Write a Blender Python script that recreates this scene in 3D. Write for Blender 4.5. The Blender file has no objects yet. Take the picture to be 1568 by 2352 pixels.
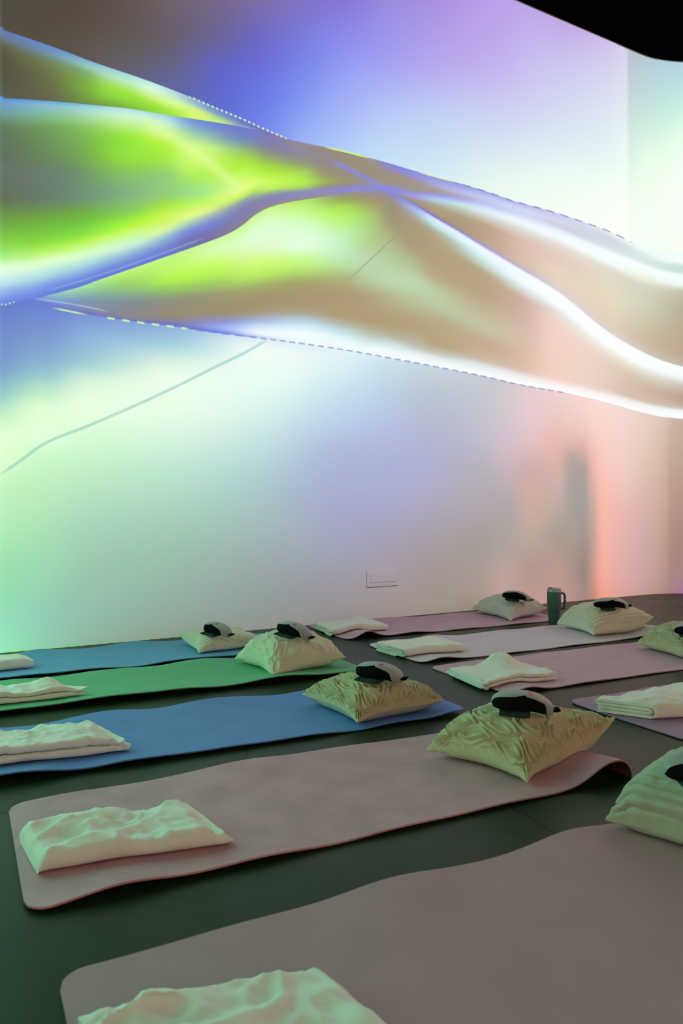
import bpy, math, random
import numpy as np
from mathutils import Vector, noise

# ------------------------------------------------------------------ basics
scene = bpy.context.scene
COL = scene.collection
scene.view_settings.view_transform = 'Standard'
scene.view_settings.look = 'None'
scene.view_settings.gamma = 1.0
scene.view_settings.exposure = 0.0
scene.view_settings.use_curve_mapping = False
scene.cycles.use_denoising = True
scene.cycles.max_bounces = 6
scene.cycles.diffuse_bounces = 4
scene.cycles.glossy_bounces = 3
scene.cycles.sample_clamp_indirect = 4.0
scene.cycles.caustics_reflective = False
scene.cycles.caustics_refractive = False

world = bpy.data.worlds.new('World')
scene.world = world
world.use_nodes = True
world.node_tree.nodes['Background'].inputs[0].default_value = (0, 0, 0, 1)

# camera: eye height 0.89 m, looking along the room towards the long wall
F_PX, YAW, HOR, EYE = 1737.0, math.radians(26.9), 1151.0, 0.89
CY, SY = math.cos(YAW), math.sin(YAW)
cam_data = bpy.data.cameras.new('camera')
cam = bpy.data.objects.new('camera', cam_data)
COL.objects.link(cam)
cam.location = (0, 0, EYE)
cam.rotation_euler = (math.pi / 2, 0, -YAW)
cam_data.sensor_fit = 'VERTICAL'
cam_data.sensor_height = 36.0
cam_data.sensor_width = 24.0
cam_data.lens = 36.0 * F_PX / 2352.0
cam_data.shift_y = -(1176.0 - HOR) / 2352.0
cam_data.dof.use_dof = True
cam_data.dof.focus_distance = 3.3
cam_data.dof.aperture_fstop = 4.5
scene.camera = cam


def at(px, py, z=0.0):
    """Ground-plan point seen at a photo position, at height z."""
    d = (EYE - z) * F_PX / (py - HOR)
    x = (px - 784.0) / F_PX * d
    return Vector((x * CY + d * SY, -x * SY + d * CY, z))


def lin(c):
    c = np.asarray(c, float) / 255.0
    return np.where(c <= 0.04045, c / 12.92, ((c + 0.055) / 1.055) ** 2.4)


# ------------------------------------------------------------------ materials
def material(name, color, rough=0.8, spec=0.3, noise_scale=None, noise_amt=0.0, bump_scale=None,
             bump=0.0, sheen=0.0, color2=None, metallic=0.0, detail=4.0, coat=0.0):
    m = bpy.data.materials.new(name)
    m.use_nodes = True
    nt = m.node_tree
    b = nt.nodes['Principled BSDF']
    b.inputs['Roughness'].default_value = rough
    b.inputs['Specular IOR Level'].default_value = spec
    b.inputs['Metallic'].default_value = metallic
    b.inputs['Sheen Weight'].default_value = sheen
    b.inputs['Sheen Roughness'].default_value = 0.6
    b.inputs['Coat Weight'].default_value = coat
    tc = nt.nodes.new('ShaderNodeTexCoord')
    if noise_scale:
        n = nt.nodes.new('ShaderNodeTexNoise')
        n.inputs['Scale'].default_value = noise_scale
        n.inputs['Detail'].default_value = detail
        nt.links.new(tc.outputs['Object'], n.inputs['Vector'])
        r = nt.nodes.new('ShaderNodeValToRGB')
        c1 = list(color)
        c2 = list(color2) if color2 else [v * (1 - noise_amt) for v in color]
        r.color_ramp.elements[0].position = 0.35
        r.color_ramp.elements[1].position = 0.65
        r.color_ramp.elements[0].color = (*c2, 1)
        r.color_ramp.elements[1].color = (*c1, 1)
        nt.links.new(n.outputs['Fac'], r.inputs['Fac'])
        nt.links.new(r.outputs['Color'], b.inputs['Base Color'])
    else:
        b.inputs['Base Color'].default_value = (*color, 1)
    if bump_scale:
        n2 = nt.nodes.new('ShaderNodeTexNoise')
        n2.inputs['Scale'].default_value = bump_scale
        n2.inputs['Detail'].default_value = 3.0
        nt.links.new(tc.outputs['Object'], n2.inputs['Vector'])
        bp = nt.nodes.new('ShaderNodeBump')
        bp.inputs['Strength'].default_value = bump
        bp.inputs['Distance'].default_value = 0.002
        nt.links.new(n2.outputs['Fac'], bp.inputs['Height'])
        nt.links.new(bp.outputs['Normal'], b.inputs['Normal'])
    return m


WALL_ALB = 0.32
M_WALL = material('white_plaster', (WALL_ALB,) * 3, rough=0.95, spec=0.0)
M_SIDE = material('grey_plaster', (0.25, 0.25, 0.25), rough=0.95, spec=0.0)
M_CEIL = material('black_ceiling', (0.0008, 0.0008, 0.0008), rough=1.0, spec=0.0)


def floor_material():
    m = bpy.data.materials.new('polished_concrete')
    m.use_nodes = True
    nt = m.node_tree
    L = nt.links.new
    b = nt.nodes['Principled BSDF']
    tc = nt.nodes.new('ShaderNodeTexCoord')
    n = nt.nodes.new('ShaderNodeTexNoise')
    n.inputs['Scale'].default_value = 1.3
    n.inputs['Detail'].default_value = 7.0
    n.inputs['Roughness'].default_value = 0.62
    L(tc.outputs['Object'], n.inputs['Vector'])
    r = nt.nodes.new('ShaderNodeValToRGB')
    r.color_ramp.elements[0].position = 0.3
    r.color_ramp.elements[0].color = (0.006, 0.026, 0.008, 1)
    r.color_ramp.elements[1].position = 0.72
    r.color_ramp.elements[1].color = (0.030, 0.052, 0.024, 1)
    L(n.outputs['Fac'], r.inputs['Fac'])
    # hairline cracks
    nz = nt.nodes.new('ShaderNodeTexNoise')
    nz.inputs['Scale'].default_value = 2.2
    nz.inputs['Detail'].default_value = 5.0
    L(tc.outputs['Object'], nz.inputs['Vector'])
    mx = nt.nodes.new('ShaderNodeMixRGB')
    mx.inputs['Fac'].default_value = 0.22
    L(tc.outputs['Object'], mx.inputs[1])
    L(nz.outputs['Color'], mx.inputs[2])
    v = nt.nodes.new('ShaderNodeTexVoronoi')
    v.feature = 'DISTANCE_TO_EDGE'
    v.inputs['Scale'].default_value = 0.9
    L(mx.outputs[0], v.inputs['Vector'])
    cr = nt.nodes.new('ShaderNodeMapRange')
    cr.inputs['From Min'].default_value = 0.0
    cr.inputs['From Max'].default_value = 0.006
    cr.inputs['To Min'].default_value = 0.55
    cr.inputs['To Max'].default_value = 1.0
    L(v.outputs['Distance'], cr.inputs['Value'])
    mul = nt.nodes.new('ShaderNodeMixRGB')
    mul.blend_type = 'MULTIPLY'
    mul.inputs['Fac'].default_value = 1.0
    L(r.outputs['Color'], mul.inputs[1])
    L(cr.outputs['Result'], mul.inputs[2])
    L(mul.outputs[0], b.inputs['Base Color'])
    sp = nt.nodes.new('ShaderNodeMath'); sp.operation = 'MULTIPLY'; sp.inputs[1].default_value = 0.14
    L(cr.outputs['Result'], sp.inputs[0]); L(sp.outputs[0], b.inputs['Specular IOR Level'])
    n3 = nt.nodes.new('ShaderNodeTexNoise')
    n3.inputs['Scale'].default_value = 2.5
    n3.inputs['Detail'].default_value = 6.0
    L(tc.outputs['Object'], n3.inputs['Vector'])
    mr = nt.nodes.new('ShaderNodeMapRange')
    mr.inputs['To Min'].default_value = 0.30
    mr.inputs['To Max'].default_value = 0.48
    L(n3.outputs['Fac'], mr.inputs['Value'])
    L(mr.outputs['Result'], b.inputs['Roughness'])
    b.inputs['Specular IOR Level'].default_value = 0.16
    return m


M_FLOOR = floor_material()


# ------------------------------------------------------------------ object helpers
def mesh_obj(name, verts, faces, mat, parent=None, smooth=True):
    me = bpy.data.meshes.new(name)
    me.from_pydata([tuple(v) for v in verts], [], faces)
    me.update()
    if smooth:
        me.polygons.foreach_set('use_smooth', [True] * len(me.polygons))
    me.materials.append(mat)
    o = bpy.data.objects.new(name, me)
    COL.objects.link(o)
    if parent is not None:
        o.parent = parent
    return o


def empty(name, loc, label, category, group=None, rotz=0.0):
    o = bpy.data.objects.new(name, None)
    o.empty_display_size = 0.05
    COL.objects.link(o)
    o.location = loc
    o.rotation_euler = (0, 0, rotz)
    o['label'] = label
    o['category'] = category
    if group:
        o['group'] = group
    return o


def structure(o, label=None):
    o['kind'] = 'structure'
    if label:
        o['label'] = label
    return o


def grid_faces(nu, nv, off=0, flip=False, closed_v=False):
    fs = []
    mv = nv if closed_v else nv - 1
    for i in range(nu - 1):
        for j in range(mv):
            a = off + i * nv + j
            b_ = off + i * nv + (j + 1) % nv
            c = off + (i + 1) * nv + (j + 1) % nv
            d = off + (i + 1) * nv + j
            fs.append((a, b_, c, d) if not flip else (a, d, c, b_))
    return fs


# ------------------------------------------------------------------ the room
HC = 5.13                                   # ceiling height
WS = 0.046                                  # long wall runs at a slight angle to the mats
def wall_y(x): return 4.850 + WS * (x - 0.2)
XL, YF = -3.6, -3.2                         # left end and front of the room
XA = 5.76                                   # where the rounded corner starts
A0 = math.atan(WS)
RC = 1.0
cen = Vector((XA + RC * math.sin(A0), wall_y(XA) - RC * math.cos(A0)))
arc = []
for k in range(0, 41):
    a = A0 - (math.pi / 2 + A0) * k / 40.0
    arc.append((cen.x - RC * math.sin(a), cen.y + RC * math.cos(a)))
XR = arc[-1][0]
YARC = arc[-1][1]


def wall_strip(name, pts, mat):
    vs, fs = [], []
    T = 0.12
    n = len(pts)
    for i, p in enumerate(pts):
        q = pts[min(i + 1, n - 1)]
        o_ = pts[max(i - 1, 0)]
        d = Vector((q[0] - o_[0], q[1] - o_[1])).normalized()
        nr = Vector((-d.y, d.x))            # outward for a left-to-right run
        for (k, z) in ((0, -0.02), (0, HC), (1, HC), (1, -0.02)):
            vs.append((p[0] + nr.x * T * k, p[1] + nr.y * T * k, z))
    for i in range(n - 1):
        for j in range(4):
            fs.append((4 * i + j, 4 * i + (j + 1) % 4, 4 * i + 4 + (j + 1) % 4, 4 * i + 4 + j))
    fs.append((3, 2, 1, 0))
    fs.append((4 * n - 4, 4 * n - 3, 4 * n - 2, 4 * n - 1))
    return structure(mesh_obj(name, vs, fs, mat, smooth=False))


w = wall_strip('wall_back', [(XL, wall_y(XL))] + [(XL + (XA - XL) * k / 8, wall_y(XL + (XA - XL) * k / 8)) for k in range(1, 9)] + arc[1:], M_WALL)
w.data.polygons.foreach_set('use_smooth', [True] * len(w.data.polygons))
w.data.set_sharp_from_angle(angle=0.6)
w['label'] = 'long white wall carrying the flowing green, violet and white projection'
wall_strip('wall_right', [(XR, YARC), (XR, YF)], M_SIDE)['label'] = 'side wall beyond the rounded corner'
wall_strip('wall_front', [(XR, YF), (XL, YF)], M_SIDE)['label'] = 'wall behind the viewer'
wall_strip('wall_left', [(XL, YF), (XL, wall_y(XL))], M_SIDE)['label'] = 'side wall left of the mats'


def slab(name, x0, x1, y0, y1, z0, z1, mat):
    vs = [(x, y, z) for z in (z0, z1) for y in (y0, y1) for x in (x0, x1)]
    fs = [(0, 2, 3, 1), (4, 5, 7, 6), (0, 1, 5, 4), (1, 3, 7, 5), (3, 2, 6, 7), (2, 0, 4, 6)]
    return structure(mesh_obj(name, vs, fs, mat, smooth=False))


slab('floor', XL - 0.2, XR + 0.3, YF - 0.2, 5.6, -0.12, 0.0, M_FLOOR)['label'] = 'dark polished concrete floor'
slab('ceiling', XL - 0.2, XR + 0.3, YF - 0.2, 5.6, HC, HC + 0.12, M_CEIL)['label'] = 'unlit black ceiling'

# ------------------------------------------------------------------ the projected image
def pchip(xs, ys, x):
    """Monotone cubic through (xs, ys) rows; ys may be (n, ...)."""
    xs = np.asarray(xs, float); ys = np.asarray(ys, float)
    h = np.diff(xs); sh = (slice(None),) + (None,) * (ys.ndim - 1)
    dlt = np.diff(ys, axis=0) / h[sh]
    m = np.zeros_like(ys)
    if len(xs) > 2:
        a, b_ = dlt[:-1], dlt[1:]
        ok = a * b_ > 0
        w1 = (2 * h[1:] + h[:-1])[sh]; w2 = (h[1:] + 2 * h[:-1])[sh]
        with np.errstate(divide='ignore', invalid='ignore'):
            hm = (w1 + w2) / (w1 / a + w2 / b_)
        m[1:-1] = np.where(ok, hm, 0)
    m[0], m[-1] = dlt[0], dlt[-1]
    x = np.clip(x, xs[0], xs[-1])
    i = np.clip(np.searchsorted(xs, x, side='right') - 1, 0, len(xs) - 2)
    sx = (slice(None),) + (None,) * (ys.ndim - 1)
    t = ((x - xs[i]) / h[i])[sx]; hh = h[i][sx]
    return ((2 * t**3 - 3 * t**2 + 1) * ys[i] + (t**3 - 2 * t**2 + t) * hh * m[i]
            + (-2 * t**3 + 3 * t**2) * ys[i + 1] + (t**3 - t**2) * hh * m[i + 1])


# outlines of the artwork (across, down) in artwork units
K1 = [(0,66),(50,83),(100,100),(155,120),(210,141),(330,182),(420,216),(500,250),(560,275),(610,298),(660,319),(745,338),(850,363),(950,392),(1050,420),(1110,438),(1180,462),(1260,484),(1330,507),(1400,532),(1450,556),(1500,577),(1530,583),(1568,584)]
K2 = [(0,225),(100,231),(200,240),(300,250),(370,262),(450,274),(520,285),(575,295),(600,300),(640,312),(660,320)]
K3 = [(0,700),(35,693),(80,687),(100,681),(180,660),(230,642),(300,618),(380,590),(460,562),(530,534),(560,515),(580,498),(610,480),(640,470),(690,460),(740,452),(784,444),(840,438),(890,437),(950,443),(1000,448),(1050,456),(1100,465),(1150,479),(1200,495),(1250,515),(1300,536),(1350,559),(1400,581),(1450,601),(1500,619),(1535,628),(1568,632)]
K4 = [(890,438),(950,470),(1000,500),(1050,529),(1100,560),(1150,590),(1200,620),(1240,643),(1280,668),(1315,695),(1350,725),(1400,764),(1450,795),(1500,820),(1535,833),(1568,842)]
K5 = [(0,701),(35,694),(75,690),(120,707),(200,722),(300,737),(400,750),(500,765),(600,776),(700,790),(800,805),(900,823),(1000,842),(1100,862),(1200,884),(1300,902),(1400,926),(1460,943),(1520,957),(1568,962)]
K6 = [(0,1505),(640,1447),(1430,1372),(1568,1358)]

SKY = [
 (0,[(0,(82,80,68)),(33,(83,82,70)),(66,(86,86,74))]),
 (150,[(0,(88,84,74)),(60,(90,88,78)),(118,(92,92,84))]),
 (300,[(0,(100,95,92)),(60,(98,96,92)),(120,(99,102,104)),(170,(100,105,125))]),
 (400,[(0,(112,107,116)),(70,(105,103,118)),(140,(100,106,138)),(207,(96,110,168))]),
 (500,[(0,(118,112,142)),(80,(106,108,155)),(165,(98,110,200)),(249,(96,116,208))]),
 (600,[(0,(127,118,170)),(100,(110,115,205)),(200,(106,125,230)),(292,(115,138,236))]),
 (700,[(0,(128,122,202)),(120,(122,136,228)),(220,(132,155,244)),(328,(158,185,248))]),
 (784,[(0,(135,125,215)),(112,(140,150,240)),(230,(158,178,248)),(348,(178,208,250))]),
 (900,[(0,(154,145,226)),(125,(162,162,241)),(255,(182,202,248)),(377,(200,230,247))]),
 (1000,[(0,(168,150,227)),(135,(180,170,238)),(270,(192,212,246)),(405,(210,238,245))]),
 (1150,[(0,(185,165,235)),(150,(194,184,240)),(300,(208,222,243)),(400,(225,245,240)),(450,(232,252,240))]),
 (1300,[(60,(192,175,232)),(165,(202,203,240)),(330,(218,235,242)),(430,(236,252,242)),(497,(242,255,244))]),
 (1400,[(80,(205,190,232)),(180,(212,215,240)),(350,(224,242,240)),(450,(240,255,244)),(532,(245,255,246))]),
 (1436,[(95,(212,208,232)),(190,(216,222,238)),(350,(228,246,240)),(450,(242,255,244)),(549,(246,255,246))]),
 (1446,[(95,(180,190,200)),(190,(190,208,212)),(350,(212,238,224)),(450,(232,252,234)),(553,(240,255,240))]),
 (1490,[(110,(178,202,215)),(190,(182,215,218)),(300,(205,238,222)),(380,(226,252,228)),(450,(236,255,236)),(573,(238,255,240))]),
 (1568,[(125,(172,208,226)),(200,(190,226,225)),(270,(208,245,225)),(340,(232,255,236)),(450,(245,255,244)),(584,(240,255,242))]),
]
R1 = [
 (0,[(66,(95,125,195)),(82,(108,125,150)),(110,(96,96,76)),(160,(86,89,72)),(225,(94,96,86))]),
 (100,[(100,(100,140,205)),(118,(112,145,170)),(140,(112,130,95)),(175,(105,115,80)),(231,(100,106,84))]),
 (200,[(138,(120,175,215)),(152,(150,200,190)),(170,(130,180,115)),(200,(125,180,75)),(240,(112,145,82))]),
 (250,[(155,(150,205,220)),(172,(175,225,195)),(192,(165,225,110)),(215,(140,220,60)),(246,(118,165,72))]),
 (300,[(172,(165,220,225)),(190,(190,240,200)),(208,(175,235,110)),(228,(150,225,55)),(250,(125,185,62))]),
 (350,[(190,(190,235,230)),(206,(215,250,215)),(222,(205,245,150)),(240,(160,230,70)),(258,(140,215,52))]),
 (400,[(208,(180,220,230)),(222,(195,235,200)),(238,(215,255,150)),(254,(180,240,90)),(266,(160,232,68))]),
 (450,[(229,(135,175,220)),(240,(155,195,200)),(252,(205,240,150)),(263,(215,252,120)),(274,(205,250,125))]),
 (510,[(254,(108,135,215)),(264,(120,155,200)),(275,(170,215,150)),(284,(200,240,140))]),
 (560,[(275,(104,122,215)),(283,(115,135,195)),(291,(140,165,190))]),
 (620,[(302,(108,120,205)),(307,(112,118,195))]),
 (660,[(319,(120,128,200)),(320,(120,128,200))]),
]
R2 = [
 (0,[(225,(80,140,215)),(236,(110,160,205)),(255,(110,160,170)),(300,(98,122,98)),(350,(96,115,98)),(400,(105,118,110)),(450,(100,116,95)),(500,(108,158,80)),(550,(132,205,80)),(590,(168,238,135)),(620,(225,255,222)),(650,(195,232,238)),(675,(145,178,235)),(700,(108,138,225))]),
 (150,[(236,(110,180,225)),(248,(148,205,210)),(270,(140,200,150)),(300,(120,175,98)),(350,(112,158,95)),(400,(108,140,115)),(450,(108,138,120)),(500,(112,180,68)),(540,(130,218,58)),(570,(190,248,110)),(592,(218,255,200)),(620,(172,222,226)),(648,(118,150,228)),(668,(104,125,220))]),
 (300,[(250,(175,230,235)),(268,(205,248,210)),(290,(190,242,140)),(325,(150,235,62)),(360,(150,228,65)),(400,(135,200,105)),(440,(130,185,132)),(480,(135,205,105)),(510,(165,245,55)),(535,(205,252,130)),(560,(205,245,208)),(585,(140,180,220)),(600,(118,143,220)),(618,(104,124,216))]),
 (370,[(262,(165,215,235)),(282,(200,245,215)),(305,(205,250,145)),(335,(175,245,70)),(370,(160,232,85)),(410,(142,205,125)),(445,(145,205,130)),(475,(165,232,80)),(505,(205,250,95)),(530,(208,245,170)),(550,(155,195,215)),(572,(120,142,212)),(594,(105,120,210))]),
 (450,[(274,(112,145,220)),(292,(130,175,205)),(312,(165,215,170)),(345,(210,255,130)),(370,(205,252,115)),(405,(175,242,100)),(440,(160,228,140)),(468,(188,248,105)),(490,(225,250,140)),(508,(165,200,190)),(528,(118,138,214)),(548,(115,120,180)),(566,(118,118,165))]),
 (560,[(291,(112,125,210)),(320,(118,145,185)),(345,(150,195,120)),(375,(175,238,75)),(405,(200,252,105)),(432,(228,255,140)),(448,(195,240,110)),(463,(140,160,170)),(485,(128,132,180)),(515,(140,136,148))]),
 (620,[(303,(125,130,190)),(335,(130,135,165)),(360,(145,170,115)),(390,(168,232,72)),(418,(198,252,98)),(434,(190,240,105)),(447,(145,165,160)),(460,(135,135,180)),(478,(148,142,142))]),
 (690,[(327,(148,144,150)),(350,(142,140,158)),(375,(146,165,125)),(400,(172,225,90)),(420,(182,240,88)),(432,(165,205,115)),(442,(140,144,195)),(460,(150,145,142))]),
 (750,[(339,(150,145,132)),(370,(148,142,140)),(400,(150,156,122)),(418,(156,180,100)),(428,(150,155,130)),(438,(142,143,200)),(451,(152,147,155))]),
 (800,[(351,(152,147,130)),(400,(152,148,130)),(420,(154,152,125)),(430,(142,142,190)),(437,(138,143,215)),(442,(140,145,205))]),
 (850,[(363,(150,152,160)),(372,(155,150,135)),(400,(152,148,130)),(418,(152,150,150)),(428,(140,145,205)),(438,(138,145,220))]),
 (900,[(377,(128,134,222)),(388,(142,144,195)),(402,(158,150,132)),(422,(158,152,140)),(430,(142,146,215)),(438,(138,145,222))]),
 (950,[(392,(135,142,230)),(404,(145,150,215)),(418,(160,152,142)),(434,(160,155,140)),(443,(145,150,210))]),
 (1000,[(405,(145,150,232)),(424,(165,170,215)),(437,(165,158,150)),(448,(150,155,218))]),
 (1050,[(420,(148,152,236)),(440,(180,190,230)),(450,(172,170,190)),(456,(165,170,230))]),
 (1120,[(441,(158,165,235)),(455,(190,205,240)),(470,(190,200,235))]),
 (1200,[(467,(172,178,240)),(482,(205,218,245)),(495,(205,215,242))]),
 (1300,[(497,(195,205,238)),(512,(205,215,230)),(525,(200,208,222)),(536,(225,236,247))]),
 (1400,[(532,(226,238,238)),(550,(202,214,222)),(567,(205,222,222)),(581,(236,250,252))]),
 (1470,[(565,(235,255,245)),(580,(212,232,228)),(595,(202,228,224)),(608,(238,255,252))]),
 (1568,[(584,(235,255,248)),(600,(242,255,250)),(613,(195,222,212)),(624,(195,222,212)),(632,(235,255,252))]),
]
R3 = [  # between the ribbon edge and the crossing line
 (890,[(437,(140,145,215)),(438,(140,145,215))]),
 (950,[(443,(150,155,240)),(453,(158,160,200)),(462,(160,150,135)),(470,(130,133,218))]),
 (1000,[(448,(155,160,245)),(460,(180,205,225)),(474,(168,165,138)),(490,(165,155,130)),(500,(122,120,218))]),
 (1050,[(456,(165,170,245)),(468,(190,225,228)),(480,(185,198,180)),(497,(172,160,130)),(520,(168,155,125)),(529,(140,138,215))]),
 (1100,[(465,(180,190,248)),(480,(212,235,245)),(495,(200,207,195)),(515,(178,162,135)),(545,(180,162,135)),(560,(160,158,205))]),
 (1200,[(495,(208,218,250)),(512,(235,248,252)),(532,(215,215,205)),(555,(215,190,175)),(600,(212,190,170)),(620,(190,182,205))]),
 (1300,[(536,(225,240,252)),(552,(240,252,252)),(572,(225,222,212)),(600,(222,205,190)),(650,(225,212,190)),(684,(212,208,212))]),
 (1400,[(581,(242,252,255)),(600,(238,252,250)),(622,(216,216,200)),(680,(222,215,190)),(740,(215,205,185)),(764,(212,208,200))]),
 (1470,[(608,(242,255,255)),(632,(228,240,228)),(655,(205,210,190)),(700,(200,205,180)),(780,(195,185,160)),(804,(200,200,188))]),
 (1568,[(632,(242,255,255)),(652,(232,248,240)),(672,(190,190,165)),(730,(178,172,148)),(800,(180,163,138)),(842,(190,182,165))]),
]
R4 = [  # the big tan lens
 (75,[(688,(110,130,225)),(690,(110,130,225))]),
 (130,[(673,(150,205,190)),(683,(135,178,205)),(698,(118,140,215)),(709,(112,124,215))]),
 (200,[(653,(170,235,160)),(670,(145,200,165)),(690,(126,158,180)),(707,(130,142,172)),(722,(112,120,205))]),
 (300,[(618,(195,250,130)),(640,(168,228,110)),(660,(150,205,122)),(685,(130,162,150)),(707,(134,140,150)),(728,(138,140,142)),(737,(110,118,210))]),
 (400,[(583,(195,250,135)),(615,(195,250,115)),(640,(180,245,88)),(665,(150,200,105)),(690,(142,150,130)),(722,(148,142,120)),(740,(130,132,170)),(750,(105,115,222))]),
 (500,[(547,(205,252,165)),(575,(215,255,180)),(600,(205,255,125)),(625,(185,245,98)),(655,(160,200,108)),(680,(155,155,122)),(715,(155,148,115)),(738,(145,150,205)),(752,(150,172,238)),(765,(105,122,225))]),
 (600,[(486,(200,248,150)),(510,(218,255,190)),(540,(222,255,218)),(570,(225,250,200)),(600,(210,255,135)),(630,(185,238,105)),(658,(160,178,110)),(690,(163,152,115)),(715,(165,158,130)),(735,(165,185,215)),(750,(205,230,250)),(765,(235,248,255)),(776,(190,212,252))]),
 (700,[(458,(175,230,105)),(485,(198,250,140)),(520,(215,255,205)),(560,(225,255,225)),(598,(200,250,150)),(625,(178,220,118)),(652,(165,165,115)),(690,(168,155,118)),(715,(170,164,140)),(735,(182,208,218)),(752,(215,242,250)),(770,(242,255,255)),(790,(235,250,255))]),
 (784,[(444,(145,148,150)),(462,(155,185,95)),(480,(172,232,95)),(505,(185,245,125)),(545,(198,245,190)),(580,(195,240,200)),(610,(185,225,160)),(640,(175,182,130)),(680,(170,158,120)),(722,(172,160,122)),(742,(178,182,165)),(760,(195,222,225)),(780,(228,250,252)),(803,(245,255,255))]),
 (850,[(438,(146,146,165)),(452,(156,148,130)),(472,(162,175,110)),(495,(168,205,115)),(525,(172,212,135)),(565,(180,212,150)),(600,(186,216,176)),(640,(182,208,165)),(685,(174,166,126)),(735,(174,160,122)),(762,(182,188,168)),(785,(208,232,230)),(800,(236,252,252)),(814,(245,255,255))]),
 (900,[(441,(135,138,215)),(452,(150,148,165)),(470,(156,150,130)),(505,(160,155,125)),(550,(172,182,135)),(600,(180,208,162)),(640,(186,216,180)),(685,(178,184,145)),(740,(175,162,122)),(770,(180,180,155)),(790,(206,226,226)),(810,(242,254,254)),(823,(248,255,255))]),
 (950,[(470,(145,155,235)),(482,(165,190,225)),(495,(168,172,165)),(515,(168,158,130)),(560,(170,158,125)),(600,(175,185,145)),(650,(186,214,178)),(690,(182,196,155)),(745,(178,163,125)),(790,(185,190,175)),(815,(235,248,248)),(832,(246,255,255))]),
 (1000,[(500,(165,175,245)),(506,(220,238,252)),(517,(195,232,235)),(533,(174,178,155)),(555,(172,165,130)),(590,(176,162,126)),(630,(178,170,130)),(670,(186,205,168)),(700,(185,202,165)),(735,(180,174,138)),(785,(180,166,128)),(808,(190,195,178)),(824,(228,242,240)),(842,(248,255,255))]),
 (1100,[(560,(190,200,250)),(567,(235,250,255)),(582,(215,242,245)),(602,(192,212,200)),(622,(178,168,135)),(665,(180,165,130)),(705,(188,182,150)),(745,(190,196,165)),(785,(190,172,142)),(822,(198,186,165)),(840,(225,236,236)),(862,(250,255,255))]),
 (1200,[(620,(210,220,250)),(627,(242,252,255)),(645,(238,252,255)),(665,(215,225,220)),(690,(202,178,162)),(735,(206,182,166)),(775,(210,190,170)),(815,(212,187,166)),(848,(216,192,175)),(866,(238,238,238)),(884,(252,255,255))]),
 (1280,[(668,(225,235,252)),(676,(248,255,255)),(695,(245,255,255)),(718,(226,224,218)),(745,(238,212,200)),(805,(240,208,196)),(845,(238,208,192)),(870,(240,212,200)),(886,(248,244,244)),(898,(255,255,255))]),
 (1350,[(725,(228,238,252)),(734,(248,255,255)),(752,(245,255,255)),(775,(232,232,222)),(802,(232,212,200)),(850,(230,210,196)),(885,(230,210,198)),(898,(244,240,238)),(913,(252,255,255))]),
 (1450,[(795,(230,242,250)),(804,(248,255,255)),(820,(245,255,255)),(840,(225,225,210)),(870,(205,190,170)),(910,(205,185,168)),(922,(232,234,230)),(940,(252,255,255))]),
 (1535,[(833,(232,248,250)),(842,(246,255,255)),(858,(238,250,248)),(878,(205,205,190)),(910,(188,170,150)),(932,(200,188,172)),(942,(235,246,246)),(959,(248,255,255))]),
 (1568,[(842,(232,248,250)),(851,(246,255,255)),(866,(238,250,248)),(886,(198,195,178)),(915,(180,162,142)),(936,(196,184,168)),(946,(235,246,246)),(962,(248,255,255))]),
]
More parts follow.
